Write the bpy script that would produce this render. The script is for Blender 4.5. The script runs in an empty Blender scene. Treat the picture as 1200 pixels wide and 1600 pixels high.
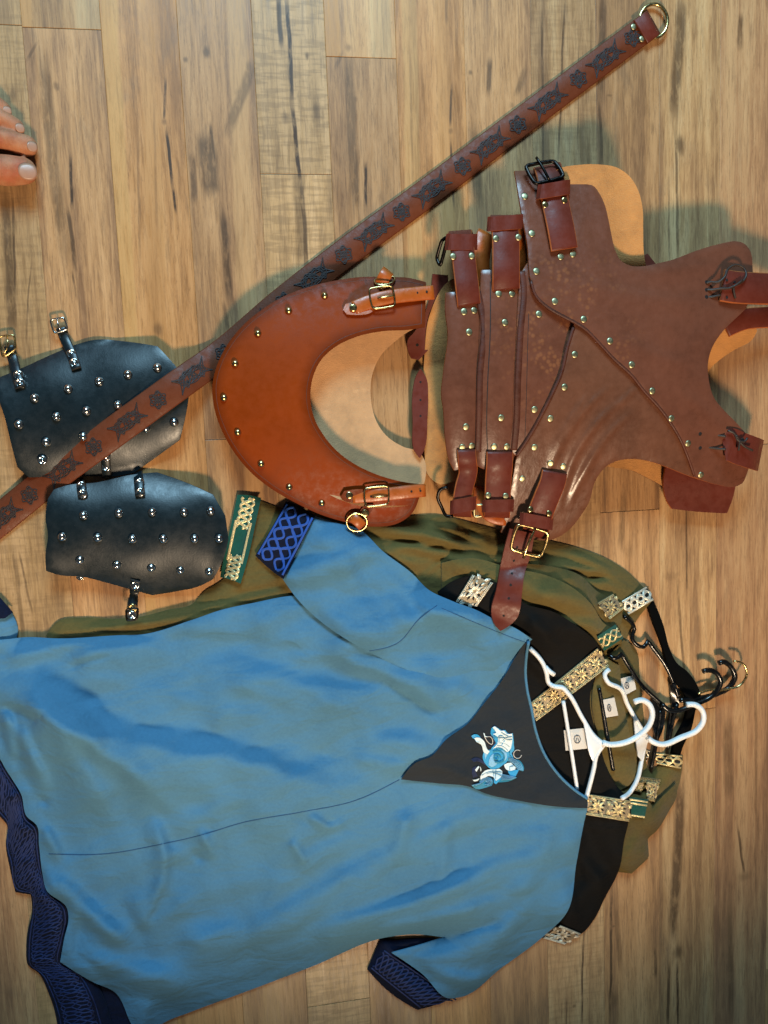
import bpy, math, random
import numpy as np
from mathutils import Vector, Matrix
from mathutils.geometry import delaunay_2d_cdt
random.seed(7); rng = np.random.default_rng(7)
SC = bpy.context.scene
COL = SC.collection

# ------------------------------------------------------------------ camera
# Solved from the floor's plank lines: two vanishing points give the tilt, the
# focal length is that of a phone. World: X across the planks, Y along them, Z up.
F = 1209.0
def nz(v): return v / np.linalg.norm(v)
D1 = nz(np.array([440, 10700, F])); D2 = nz(np.array([7800, -(440*7800+F*F)/10700, F]))
NN = np.cross(D2, D1); CC = np.array([0, 0, 1.1])
def w_of(v): return (float(v@D2), float(-(v@D1)), float(-(v@NN)))
CAMLOC = w_of(-CC)
cam = bpy.data.cameras.new('camera'); camo = bpy.data.objects.new('camera', cam); COL.objects.link(camo)
rx, ry, rz = (Vector(w_of(np.array(v))) for v in ((1., 0, 0), (0, -1., 0), (0, 0, -1.)))
m = Matrix((rx, ry, rz)).transposed().to_4x4(); m.translation = (CAMLOC[0], CAMLOC[1], float(CC@NN))
camo.matrix_world = m
CAMZ = float(CC@NN)
cam.sensor_fit = 'VERTICAL'; cam.sensor_height = 24; cam.lens = 24*F/1600; cam.clip_start = .05; cam.clip_end = 50
SC.camera = camo

# ------------------------------------------------------------------ light
SC.view_settings.view_transform = 'Standard'; SC.view_settings.look = 'None'
SC.view_settings.exposure = 0; SC.view_settings.gamma = 1
w = bpy.data.worlds.new('World'); SC.world = w; w.use_nodes = True
bg = w.node_tree.nodes['Background']; bg.inputs[0].default_value = (.75, .88, 1, 1); bg.inputs[1].default_value = .06
def aim(o, t):
    o.rotation_euler = (Vector(t)-o.location).to_track_quat('-Z', 'Y').to_euler()
# warm room lamp: a fixture of three bulbs behind the lower edge of the picture
for (x, y, z), e in (((.13, -2.25, 2.50), 62), ((.28, -2.33, 2.52), 40), ((.03, -2.38, 2.42), 30)):
    l = bpy.data.lights.new('ceiling_bulb', 'SPOT'); l.energy = e*4.05; l.color = (1, .75, .50); l.shadow_soft_size = .2
    l.spot_size = math.radians(49); l.spot_blend = .25
    o = bpy.data.objects.new('ceiling_bulb', l); COL.objects.link(o); o.location = (x, y, z); aim(o, (.07, 1.5, 0))
# cool daylight from a window beyond the upper edge
l = bpy.data.lights.new('window_light', 'AREA'); l.shape = 'RECTANGLE'; l.size = .9; l.size_y = .8; l.energy = 86; l.color = (.42, .76, 1)
o = bpy.data.objects.new('window_light', l); COL.objects.link(o); o.location = (-.12, 2.15, 1.50); aim(o, (-.05, -.1, 0))
SC.cycles.max_bounces = 6

# ------------------------------------------------------------------ projection
def P(px, py, z):
    """points on the ray through photo pixel (px,py) at height z (metres)"""
    px, py, z = np.broadcast_arrays(np.asarray(px, float), np.asarray(py, float), np.asarray(z, float))
    r = np.stack([px-600, py-800, np.full(px.shape, F)], -1)
    t = (CC@NN - z)/(r@NN)
    q = r*t[..., None]-CC
    return np.stack([q@D2, -(q@D1), z], -1)

# ------------------------------------------------------------------ materials
def lin(h):
    h = h.lstrip('#'); c = [int(h[i:i+2], 16)/255 for i in (0, 2, 4)]
    return tuple(((v+.055)/1.055)**2.4 if v > .04045 else v/12.92 for v in c)+(1,)
class NT:
    def __init__(s, name):
        s.m = bpy.data.materials.new(name); s.m.use_nodes = True; s.t = s.m.node_tree; s.N = s.t.nodes
        s.b = s.N['Principled BSDF']; s.pos = s.N.new('ShaderNodeNewGeometry').outputs['Position']
    def new(s, t, **k):
        n = s.N.new(t)
        for a, v in k.items(): setattr(n, a, v)
        return n
    def put(s, sock, v):
        if hasattr(v, 'is_linked') or isinstance(v, bpy.types.NodeSocket): s.t.links.new(v, sock)
        else: sock.default_value = v
    def math(s, op, a, b=0., c=0., clamp=False):
        n = s.new('ShaderNodeMath', operation=op, use_clamp=clamp)
        for i, v in enumerate((a, b, c)): s.put(n.inputs[i], v)
        return n.outputs[0]
    def noise(s, scale, detail=4, rough=.55, stretch=(1, 1, 1), off=(0, 0, 0), dist=0):
        mp = s.new('ShaderNodeMapping'); s.t.links.new(s.pos, mp.inputs[0])
        mp.inputs['Scale'].default_value = stretch; mp.inputs['Location'].default_value = off
        n = s.new('ShaderNodeTexNoise'); n.inputs['Scale'].default_value = scale; n.inputs['Detail'].default_value = detail
        n.inputs['Roughness'].default_value = rough; n.inputs['Distortion'].default_value = dist
        s.t.links.new(mp.outputs[0], n.inputs['Vector']); return n.outputs[0]
    def ramp(s, v, stops):
        n = s.new('ShaderNodeValToRGB'); s.put(n.inputs[0], v); e = n.color_ramp.elements
        while len(e) < len(stops): e.new(.5)
        for el, (p, c) in zip(e, stops): el.position = p; el.color = c if len(c) == 4 else tuple(c)+(1,)
        return n.outputs[0]
    def mix(s, f, a, b, mode='MIX'):
        n = s.new('ShaderNodeMix', data_type='RGBA', blend_type=mode)
        s.put(n.inputs[0], f); s.put(n.inputs[6], a); s.put(n.inputs[7], b); return n.outputs[2]
    def mapr(s, v, a, b, c=0., d=1.):
        n = s.new('ShaderNodeMapRange', interpolation_type='SMOOTHSTEP'); s.put(n.inputs[0], v)
        for i, x in enumerate((a, b, c, d)): s.put(n.inputs[i+1], x)
        return n.outputs[0]
    def bump(s, h, strength, dist, prev=None):
        n = s.new('ShaderNodeBump'); n.inputs['Strength'].default_value = strength; n.inputs['Distance'].default_value = dist
        s.put(n.inputs['Height'], h)
        if prev is not None: s.t.links.new(prev, n.inputs['Normal'])
        s.t.links.new(n.outputs[0], s.b.inputs['Normal']); return n.outputs[0]
    def out(s, col=None, rough=None, **k):
        if col is not None: s.put(s.b.inputs['Base Color'], col)
        if rough is not None: s.put(s.b.inputs['Roughness'], rough)
        for a, v in k.items(): s.put(s.b.inputs[a.replace('_', ' ')], v)
        return s.m
def scl(c, k): return tuple(min(1, v*k) for v in c[:3])+(1,)

def leather(name, c, dark=.55, light=1.35, rough=.45, pebble=220, bump=.35, scuff=.3, off=0, patchy=0., crease=0., spec=.5, edge=0., centre=None, rv=.12):
    n = NT(name); c = lin(c)
    big = n.noise(13, 5, .6, off=(off, off, 0)); fine = n.noise(90, 5, .65, off=(off, 0, 0))
    f = n.math('ADD', n.math('MULTIPLY', big, .65), n.math('MULTIPLY', fine, .35))
    col = n.ramp(f, [(.33, scl(c, dark)), (.5, c), (.68, scl(c, light))])
    sc = n.mapr(n.noise(40, 6, .7, (1, 3, 1), (off+3, 1, 0)), .58, .75)
    col = n.mix(n.math('MULTIPLY', sc, scuff), col, scl(c, 1.9))
    v = n.new('ShaderNodeTexVoronoi'); v.inputs['Scale'].default_value = pebble; n.t.links.new(n.pos, v.inputs['Vector'])
    h = n.math('ADD', n.math('MULTIPLY', v.outputs[0], .5), n.noise(60, 6, .65))
    if patchy:      # coarse grain that only some parts of the hide show
        v2 = n.new('ShaderNodeTexVoronoi'); v2.inputs['Scale'].default_value = 150; n.t.links.new(n.pos, v2.inputs['Vector'])
        pm = n.new('ShaderNodeVectorMath', operation='DISTANCE'); n.t.links.new(n.pos, pm.inputs[0]); pm.inputs[1].default_value = centre or (0, 0, 0)
        pm = n.mapr(n.math('ADD', pm.outputs['Value'], n.math('MULTIPLY', n.noise(14, 3, .5), .09)), .10, .19, 1, 0); dots = n.math('MULTIPLY', n.mapr(v2.outputs[0], .2, .6, 1, 0), n.mapr(n.noise(38, 3), .42, .6))
        h = n.math('ADD', h, n.math('MULTIPLY', n.math('MULTIPLY', pm, v2.outputs[0]), -2.4))
        col = n.mix(n.math('MULTIPLY', n.math('MULTIPLY', pm, dots), patchy), col, lin('#8f5a38'))
    if crease:
        h = n.math('ADD', h, n.math('MULTIPLY', n.noise(26, 4, .6, (3.2, 1.1, 1), (off, 2, 1), 1.2), crease))
    n.bump(h, bump, .0016)
    if edge:        # burnished, darker-dyed rim
        at = n.new('ShaderNodeAttribute'); at.attribute_name = 'edge'
        ek = n.mapr(n.math('ADD', at.outputs['Fac'], n.math('MULTIPLY', n.noise(35, 3), 10.)), 4., 30., edge, 0)
        col = n.mix(ek, col, scl(c, .42))
    n.out(col, n.mapr(fine, .3, .7, rough-rv, rough+rv), Specular_IOR_Level=spec); return n.m
def cloth(name, c, dark=.8, light=1.15, weave=900, bump=.25, sheen=.25, wr=.0):
    n = NT(name); c = lin(c)
    f = n.math('ADD', n.math('MULTIPLY', n.noise(9, 4), .5), n.math('MULTIPLY', n.noise(240, 5, .7), .5))
    col = n.ramp(f, [(.35, scl(c, dark)), (.5, c), (.65, scl(c, light))])
    wv = n.noise(weave, 2, .6, (1, 1, .2))
    h = n.math('ADD', n.math('MULTIPLY', wv, .35), n.math('MULTIPLY', n.noise(55, 5, .6, (1, 2.2, 1)), 1.0+wr))
    b1 = n.bump(h, bump, .003); n.bump(n.noise(17, 3, .5, (1, 1.9, 1), (2, 5, 0), .6), .32, .016, b1)
    n.out(col, .85, Sheen_Weight=sheen, Sheen_Roughness=.5, Specular_IOR_Level=.2)
    return n.m
def plain(name, c, rough=.5, metal=0, nscale=300, var=.15, bump=0, **k):
    n = NT(name); c = lin(c)
    f = n.noise(nscale, 4, .6); col = n.ramp(f, [(.3, scl(c, 1-var)), (.7, scl(c, 1+var))])
    if bump: n.bump(f, bump, .001)
    n.out(col, n.mapr(f, .25, .75, max(.03, rough-.08), rough+.1), Metallic=float(metal), **k); return n.m
M = {
 'vest': leather('brown_leather', '#683d2c', .74, 1.2, .31, 260, .06, .08, 0, .55, 3.2, rv=.05, centre=(.235, .235, .06)),
 'vest2': leather('brown_leather_worn', '#68402d', .72, 1.24, .31, 260, .08, .10, 4, .08, 3.4, rv=.05),
 'vestgrain': leather('brown_leather_grained', '#6b463a', .60, 1.35, .42, 130, .5, .30, 4),
 'strap': leather('burgundy_leather', '#62291d', .8, 1.15, .5, 300, .08, .08, 2, spec=.28),
 'rim': leather('raw_leather_edge', '#a0521f', .6, 1.3, .7, 400, .3, .1, 1),
 'suede': leather('tan_suede', '#b98149', .66, 1.3, .95, 600, .4, .35, 5),
 'suedepink': leather('pale_suede', '#c39468', .74, 1.2, .95, 600, .35, .3, 6),
 'gorget': leather('rust_leather', '#86350a', .86, 1.12, .5, 500, .05, .06, 8, spec=.10, edge=.75, crease=.6),
 'orange': leather('orange_leather', '#a9531c', .8, 1.2, .38, 300, .1, .1, 9),
 'black': leather('black_leather', '#0c191e', .85, 1.15, .38, 420, .05, .03, 3, rv=.05, crease=1.2),
 'blackrim': plain('black_leather_edge', '#1a1510', .8),
 'belt': leather('belt_leather', '#65331e', .8, 1.2, .5, 350, .12, .12, 11, spec=.15),
 'tool': plain('dark_tooling', '#241512', .6),
 'hole': plain('punched_hole', '#120a08', .8),
 'thong': leather('dark_thong', '#33241b', .7, 1.2, .55, 400, .2, .1, 12),
 'brass': plain('brass', '#c9b07a', .24, 1), 'nickel': plain('nickel', '#cfd0cc', .16, 1),
 'dull': plain('antique_brass', '#b9b38c', .42, 1), 'iron': plain('blackened_metal', '#2f2c2a', .34, 1, var=.3),
 'blue': cloth('blue_cotton', '#4c7b99', .88, 1.1, sheen=.05, bump=.2), 'grey': cloth('charcoal_cotton', '#23282d', .8, 1.15, sheen=.1),
 'seam': plain('seam_stitching', '#1f4a72', .9), 'navy': cloth('navy_ground', '#050e26', .6, 1.4, bump=.35, sheen=.02),
 'royal': plain('royal_blue_thread', '#14479a', .65, bump=.4, nscale=900), 'navydark': plain('deep_blue_thread', '#0a2150', .7, bump=.4, nscale=900),
 'blk': cloth('black_cotton', '#080706', .75, 1.25, sheen=.0), 'olive': cloth('olive_cotton', '#60522a', .8, 1.2, sheen=.12, bump=.3),
 'olive2': cloth('olive_green_cotton', '#584b26', .78, 1.2, sheen=.12, bump=.3),
 'green': cloth('green_ground', '#0d4a3e', .8, 1.2), 'gold': plain('gold_thread', '#d9c38e', .36, .45, 700, .35, .5),
 'silver': plain('pale_gold_thread', '#ded8c4', .36, .45, 700, .35, .5), 'brocg': plain('woven_metal_ground', '#97866a', .45, .25, 900, .45, .6), 'trimblk': cloth('dark_brocade_ground', '#1b1713', .8, 1.2),
 'white': plain('white_plastic', '#e9eaea', .32, 0, 50, .02), 'bplas': plain('black_plastic', '#0d0d0e', .22, 0, 80, .2),
 'velvet': plain('black_velvet', '#050505', .95, 0, 600, .3, .3, Specular_IOR_Level=.08), 'label': plain('label_satin', '#cfc9c0', .6, 0, 200, .05),
 'ink': plain('label_ink', '#3a3c44', .7), 'thw': plain('white_thread', '#dcecef', .6, 0, 800, .12, .5),
 'thb': plain('sky_blue_thread', '#2f9fd0', .6, 0, 800, .2, .5), 'tht': plain('teal_thread', '#1b7f9e', .6, 0, 800, .2, .5),
 'thn': plain('navy_thread', '#172a55', .6, 0, 800, .2, .5), 'thp': plain('pale_blue_thread', '#86bfe0', .6, 0, 800, .2, .5),
 'nail': plain('toenail', '#a97b62', .4, 0, 80, .06),
}
def skin_mat():
    n = NT('skin'); f = n.noise(45, 5); col = n.ramp(f, [(.3, lin('#94563a')), (.5, lin('#ab6d4b')), (.7, lin('#bb825f'))])
    rd = n.mapr(n.noise(28, 3, .5, (1, 1, 1), (3, 1, 0)), .45, .68); col = n.mix(n.math('MULTIPLY', rd, .5), col, lin('#b4553c'))
    n.bump(n.math('ADD', n.noise(420, 4, .6, (2.6, .7, 1)), n.math('MULTIPLY', n.noise(120, 3, .6, (3, .6, 1)), 1.2)), .5, .0014)
    return n.out(col, .6, Specular_IOR_Level=.3, Subsurface_Weight=.06, Subsurface_Radius=(.004, .0015, .0008))
M['skin'] = skin_mat()

# ------------------------------------------------------------------ object helpers
def thing(name, label, cat, loc, group=None):
    o = bpy.data.objects.new(name, None); COL.objects.link(o); o.location = loc; o.empty_display_size = .05
    o['label'] = label; o['category'] = cat
    if group: o['group'] = group
    return o
def rootloc(p):
    l = Vector((0, 0, 0))
    while p is not None: l += p.location; p = p.parent
    return l
def link(name, me, parent, loc=(0, 0, 0)):
    o = bpy.data.objects.new(name, me); COL.objects.link(o); o.parent = parent; o.location = loc; return o
def mesh(name, V, Fc, mats, parent, mi=None, smooth=True):
    off = np.array(rootloc(parent)); V = np.asarray(V, float)-off
    me = bpy.data.meshes.new(name); me.from_pydata(V.tolist(), [], [list(map(int, f)) for f in Fc])
    for mm in (mats if isinstance(mats, (list, tuple)) else [mats]): me.materials.append(M[mm] if isinstance(mm, str) else mm)
    if mi is not None: me.polygons.foreach_set('material_index', np.asarray(mi, np.int32))
    me.polygons.foreach_set('use_smooth', np.full(len(me.polygons), bool(smooth)) if not isinstance(smooth, np.ndarray) else smooth)
    me.update(); return link(name, me, parent)

# ------------------------------------------------------------------ curves
def smooth(pts, step=5., closed=True, corner=48):
    """Catmull-Rom through pts; turns sharper than `corner` stay corners"""
    A = np.array([list(p)+[0]*(0) for p in pts], float); n = len(A); out = []
    rngi = range(n) if closed else range(n-1)
    def tang(i):
        if not closed and i in (0, n-1): return None
        a, b, c = A[(i-1) % n], A[i], A[(i+1) % n]
        u, v = b-a, c-b; lu, lv = np.linalg.norm(u)+1e-9, np.linalg.norm(v)+1e-9
        if np.dot(u, v)/(lu*lv) < math.cos(math.radians(corner)): return None
        return (u/lu*lv+v/lv*lu)/(lu+lv)
    T = [tang(i) for i in range(n)]
    for i in rngi:
        j = (i+1) % n; d = A[j]-A[i]; L = np.linalg.norm(d)
        k = max(1, int(round(np.linalg.norm(d[:2])/step))) if L > 0 else 1
        ta = T[i]*L if T[i] is not None else (d if T[j] is None else 1.5*d-.5*T[j]*L)
        tb = T[j]*L if T[j] is not None else (d if T[i] is None else 1.5*d-.5*T[i]*L)
        for q in range(k):
            t = q/k; t2, t3 = t*t, t*t*t
            out.append((2*t3-3*t2+1)*A[i]+(t3-2*t2+t)*ta+(-2*t3+3*t2)*A[j]+(t3-t2)*tb)
    if not closed: out.append(A[-1])
    return np.array(out)
def inside(poly, x, y):
    r = np.zeros(x.shape, bool); n = len(poly)
    for i in range(n):
        x1, y1 = poly[i-1]; x2, y2 = poly[i]
        if y1 == y2: continue
        c = ((y1 > y) != (y2 > y)) & (x < (x2-x1)*(y-y1)/(y2-y1)+x1); r ^= c
    return r
def segd(poly, x, y, closed=True, full=False):
    """distance to polyline (px); full: also side sign and parameter 0..1"""
    A = np.asarray(poly, float)[:, :2]; B = np.roll(A, -1, 0)
    if not closed: A, B = A[:-1], B[:-1]
    best = np.full(x.shape, 1e9); sg = np.zeros(x.shape); tt = np.zeros(x.shape)
    L = np.linalg.norm(B-A, axis=1); cum = np.concatenate([[0], np.cumsum(L)]); tot = cum[-1]
    for i in range(len(A)):
        d = B[i]-A[i]; l2 = d@d+1e-12
        t = np.clip(((x-A[i, 0])*d[0]+(y-A[i, 1])*d[1])/l2, 0, 1)
        ex, ey = x-(A[i, 0]+t*d[0]), y-(A[i, 1]+t*d[1]); q = np.hypot(ex, ey); mk = q < best
        best = np.where(mk, q, best)
        if full: sg = np.where(mk, np.sign(d[0]*ey-d[1]*ex), sg); tt = np.where(mk, (cum[i]+t*L[i])/tot, tt)
    return (best, sg, tt) if full else best
def sst(a, b, v):
    t = np.clip((v-a)/(b-a), 0, 1); return t*t*(3-2*t)

# ------------------------------------------------------------------ height raster (what already lies at each pixel)
X0, Y0, CS = -160, -100, 2.
HW, HH = 740, 920
H = np.zeros((HH, HW)); GX, GY = np.meshgrid(X0+np.arange(HW)*CS, Y0+np.arange(HH)*CS)
def blur(a, r):
    for _ in range(2):
        for ax in (0, 1):
            p = np.concatenate([np.repeat(a.take([0], ax), r+1, ax), a, np.repeat(a.take([-1], ax), r, ax)], ax)
            c = np.cumsum(p, ax); n = a.shape[ax]
            a = (c.take(range(2*r+1, 2*r+1+n), ax)-c.take(range(0, n), ax))/(2*r+1)
    return a
def samp(a, px, py):
    i = np.clip((np.asarray(px, float)-X0)/CS, 0, HW-1.001); j = np.clip((np.asarray(py, float)-Y0)/CS, 0, HH-1.001)
    i0 = i.astype(int); j0 = j.astype(int); u = i-i0; v = j-j0
    return (a[j0, i0]*(1-u)+a[j0, i0+1]*u)*(1-v)+(a[j0+1, i0]*(1-u)+a[j0+1, i0+1]*u)*v
def supp(px, py): return samp(H, px, py)

# ------------------------------------------------------------------ sheets (leather plates, cloth)
def dil(a, r):
    for _ in range(r):
        b = a.copy()
        for ax in (0, 1):
            for s in (1, -1): b = np.maximum(b, np.roll(a, s, ax))
        a = b
    return a
def folds(fl):
    pre = [(smooth(p, 8, False, 80)[:, :2], math.copysign(min(abs(a), (1.3 if a > 0 else 2.4)*min(w1, w2)), a)*.001, w1, w2) for p, a, w1, w2 in fl]
    def f(x, y):
        z = np.zeros(np.shape(x))
        for p, a, w1, w2 in pre:
            d, s, t = segd(p, x, y, False, True)
            wd = np.where(s > 0, w2, w1)
            z = z+a*np.exp(-(d/wd)**2)*sst(-.02, .26, t)*(1-sst(.68, 1.02, t))
        return z
    return f
def sheet(name, outl, z, mat, parent, th=.003, s=6., corner=48, rim=None, splat=True, under=None, sm=True, rnd=0):
    ol = smooth([p[:2] for p in outl], s, True, corner) if sm else np.array(outl, float)
    x0, y0 = ol.min(0); x1, y1 = ol.max(0)
    gx, gy = np.meshgrid(np.arange(x0, x1, s), np.arange(y0, y1, s*.866)); gx = gx+(np.arange(gx.shape[0]) % 2)[:, None]*s/2
    gx, gy = gx.ravel(), gy.ravel(); k = inside(ol, gx, gy); gx, gy = gx[k], gy[k]
    if len(gx):
        d = segd(ol, gx, gy); k = d > s*.55; gx, gy, d = gx[k], gy[k], d[k]
    else: d = gx
    pts = np.concatenate([ol, np.stack([gx, gy], 1)]); n = len(ol)
    vv, ee, ff, *_ = delaunay_2d_cdt([Vector(p) for p in pts], [(i, (i+1) % n) for i in range(n)], [], 1, 1e-4)
    q = np.array([(v.x, v.y) for v in vv])
    dd = segd(ol, q[:, 0], q[:, 1])
    def zf(px, py): 
        px = np.asarray(px, float); py = np.asarray(py, float)
        return z(px, py, segd(ol, px, py)*np.where(inside(ol, px, py), 1, 0))
    zz = z(q[:, 0], q[:, 1], dd)
    if rnd: zz = zz-rnd*np.exp(-dd/1.2)
    T = P(q[:, 0], q[:, 1], zz); B = T.copy(); B[:, 2] -= th
    N = len(q); fc = [list(f) for f in ff]
    a, b, c = (T[[f[i] for f in fc]] for i in range(3))
    flip = np.cross(b-a, c-a)[:, 2] < 0
    fc = [f[::-1] if fl else f for f, fl in zip(fc, flip)]
    edge = {}
    for f in fc:
        for i in range(len(f)):
            e = (f[i], f[(i+1) % len(f)])
            if (e[1], e[0]) in edge: del edge[(e[1], e[0])]
            else: edge[e] = 1
    V = [T, B]; FC = list(fc)+[[i+N for i in f[::-1]] for f in fc]; mi = [0]*len(fc)+[2 if under else 0]*len(fc); base = 2*N
    ev = sorted({i for e in edge for i in e}); ix = {v: i for i, v in enumerate(ev)}; ne = len(ev)
    V += [T[ev], B[ev]]
    for (i, j) in edge: FC.append([base+ix[j], base+ix[i], base+ne+ix[i], base+ne+ix[j]]); mi.append(1)
    o = mesh(name, np.concatenate(V), FC, [mat, rim or mat, under or mat], parent, mi)
    at = o.data.attributes.new('edge', 'FLOAT', 'POINT'); at.data.foreach_set('value', np.concatenate([dd, dd, np.zeros(2*ne)]).astype(np.float32))
    if splat:
        bx = (GX >= x0-2) & (GX <= x1+2) & (GY >= y0-2) & (GY <= y1+2); idx = np.where(bx)
        ins = inside(ol, GX[idx], GY[idx]); ii = (idx[0][ins], idx[1][ins])
        zz = z(GX[ii], GY[ii], segd(ol, GX[ii], GY[ii])); H[ii] = np.maximum(H[ii], zz)
    return o, zf
def drape(off=.002, puff=0., pw=20., fl=(), br=5, wob=0., grow=0):
    Hb = blur(dil(H, 3), max(1, min(br, 3))) if br < 4 else np.maximum(blur(H, br), blur(dil(H, 4), 3))
    ff = folds(fl) if fl else None
    if ff is not None:
        fg = np.zeros_like(GX)
        for p, a, w1, w2 in fl:
            q = np.array(p, float); r = 2.6*max(w1, w2); i0, i1 = np.clip(((q[:, 0].min()-r-X0)/CS, (q[:, 0].max()+r-X0)/CS), 0, HW).astype(int); j0, j1 = np.clip(((q[:, 1].min()-r-Y0)/CS, (q[:, 1].max()+r-Y0)/CS), 0, HH).astype(int)
            fg[j0:j1, i0:i1] += folds([(p, a, w1, w2)])(GX[j0:j1, i0:i1], GY[j0:j1, i0:i1])
        fg = blur(fg, 1); ff = lambda x, y: samp(fg, x, y)
    Hm = blur(dil(H, 2), 1)
    def z(x, y, d):
        r = samp(Hb, x, y)+off+puff*(1-np.exp(-d/pw))
        if ff is not None: r = r+ff(x, y)*(1-np.exp(-d/9))
        if wob: r = r+wob*(1-np.exp(-d/15))*(np.sin(x*.031+y*.017+1)*np.sin(y*.043-x*.011)+.5*np.sin(x*.083+y*.051)*np.sin(y*.09-x*.03+2))
        return np.maximum(r, samp(Hm, x, y)+.0022*(1-np.exp(-d/4))+.0006)
    return z

# ------------------------------------------------------------------ swept shapes (path points in px,py,z)
def pth(pts, step=5, closed=False, corner=80):
    q = smooth(np.array(pts, float)*np.array([1, 1, 1000]), step, closed, corner); return P(q[:, 0], q[:, 1], q[:, 2]/1000)
def tube(name, C3, r, mat, parent, closed=False, seg=8, flat=1.):
    C3 = np.asarray(C3); n = len(C3); V = []; Fc = []
    T = np.gradient(C3, axis=0) if not closed else (np.roll(C3, -1, 0)-np.roll(C3, 1, 0))
    T /= np.linalg.norm(T, axis=1)[:, None]+1e-12
    rr = np.broadcast_to(np.asarray(r, float), (n,))
    up = np.array([.01, .02, 1.])
    for i in range(n):
        a = np.cross(T[i], up); 
        if np.linalg.norm(a) < .05: a = np.cross(T[i], [1, 0, 0])
        a = nz(a); b = np.cross(a, T[i])
        for k in range(seg):
            t = 2*math.pi*k/seg; V.append(C3[i]+rr[i]*(a*math.cos(t)+b*math.sin(t)*flat))
    for i in range(n if closed else n-1):
        j = (i+1) % n
        for k in range(seg): l = (k+1) % seg; Fc.append((i*seg+k, i*seg+l, j*seg+l, j*seg+k))
    if not closed: Fc += [tuple(range(seg))[::-1], tuple(range((n-1)*seg, n*seg))]
    return mesh(name, V, Fc, mat, parent)
def ribbon(name, C3, wid, th, mat, parent, rim=None, wdir=None, bev=.0011):
    """strap: flat rectangle with eased edges swept along C3 (its underside midline)"""
    C3 = np.asarray(C3); n = len(C3); T = np.gradient(C3, axis=0); T /= np.linalg.norm(T, axis=1)[:, None]+1e-12
    wd = np.broadcast_to(np.asarray(wid, float), (n,)); V = []; Fc = []; mi = []; flat_ = []
    for i in range(n):
        if wdir is None:
            a = np.array([T[i][1], -T[i][0], 0]); a = nz(a) if np.linalg.norm(a) > .02 else prev
        else: a = nz(np.array(wdir, float)-T[i]*np.dot(wdir, T[i]))
        prev = a; u = np.cross(a, T[i]); h = wd[i]/2
        for x, y in ((-h, 0), (-h, th-bev), (-h+bev, th), (0, th*1.03), (h-bev, th), (h, th-bev), (h, 0), (0, 0)): V.append(C3[i]+a*x+u*y)
    K = 8
    for i in range(n-1):
        for k in range(K):
            l = (k+1) % K; Fc.append((i*K+k, i*K+l, (i+1)*K+l, (i+1)*K+k)[::-1]); mi.append(1 if k in (0, 1, 4, 5) else 0); flat_.append(k in (0, 1, 4, 5, 6, 7))
    Fc += [tuple(range(K)), tuple(range((n-1)*K, n*K))[::-1]]; mi += [1, 1]
    o = mesh(name, V, Fc, [mat, rim or mat], parent, mi)
    sm = np.ones(len(Fc), bool); sm[:len(flat_)] = ~np.array(flat_); sm[len(flat_):] = False; o.data.polygons.foreach_set('use_smooth', sm)
    return o
def strokes(name, lines, w, zf, h, mat, parent, rise=.0005):
    """threads / tooled lines laid on a surface: each polyline a low domed strip (px space)"""
    V = []; Fc = []
    for ln in lines:
        ln = np.asarray(ln, float); n = len(ln)
        if n < 2: continue
        T = np.gradient(ln, axis=0); T /= np.linalg.norm(T, axis=1)[:, None]+1e-9
        Nn = np.stack([-T[:, 1], T[:, 0]], 1); z = zf(ln[:, 0], ln[:, 1])+h; b = len(V)
        wv = np.broadcast_to(np.asarray(w, float), (n,))[:, None]
        for s, dz in ((-1, -rise), (0, rise), (1, -rise)):
            q = ln+Nn*s*wv/2; V += P(q[:, 0], q[:, 1], z+dz).tolist()
        for i in range(n-1):
            for r in (0, 1): 
                p0, p1 = b+r*n+i, b+(r+1)*n+i; Fc.append((p0, p0+1, p1+1, p1))
    V = np.array(V)
    fx = []
    for f in Fc:
        a, bb, c = V[f[0]], V[f[1]], V[f[2]]; fx.append(f if np.cross(bb-a, c-a)[2] > 0 else f[::-1])
    return mesh(name, V, fx, mat, parent)
def patches(name, polys, zf, h, mat, parent, rise=.0008):
    V = []; Fc = []
    for p in polys:
        p = np.asarray(p, float); c = p.mean(0); b = len(V); q = np.concatenate([p, [c]]); z = zf(q[:, 0], q[:, 1])+h; z[-1] += rise
        V += P(q[:, 0], q[:, 1], z).tolist(); n = len(p)
        for i in range(n):
            f = (b+i, b+(i+1) % n, b+n); a, e, g = (np.array(V[k]) for k in f)
            Fc.append(f if np.cross(e-a, g-a)[2] > 0 else f[::-1])
    return mesh(name, V, Fc, mat, parent, smooth=False)

# shared small hardware
def lathe(name, prof, seg, mat):
    V = []; Fc = []
    for r, z in prof:
        for k in range(seg): t = 2*math.pi*k/seg; V.append((r*math.cos(t), r*math.sin(t), z))
    for i in range(len(prof)-1):
        for k in range(seg): l = (k+1) % seg; Fc.append((i*seg+k, i*seg+l, (i+1)*seg+l, (i+1)*seg+k))
    Fc.append(tuple(range((len(prof)-1)*seg, len(prof)*seg)))
    me = bpy.data.meshes.new(name); me.from_pydata(V, [], Fc); me.materials.append(M[mat]); me.polygons.foreach_set('use_smooth', [True]*len(Fc)); return me
DOME = [(1, -.25), (1, .05), (.93, .32), (.75, .6), (.48, .82), (.2, .93), (.05, .95)]
CAP = [(1, -.3), (1, .10), (.92, .2), (.7, .27), (.35, .30), (.05, .31)]
SNAP = [(1, -.3), (1, .15), (.88, .32), (.66, .34), (.58, .2), (.4, .2), (.3, .3), (.05, .33)]
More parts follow.
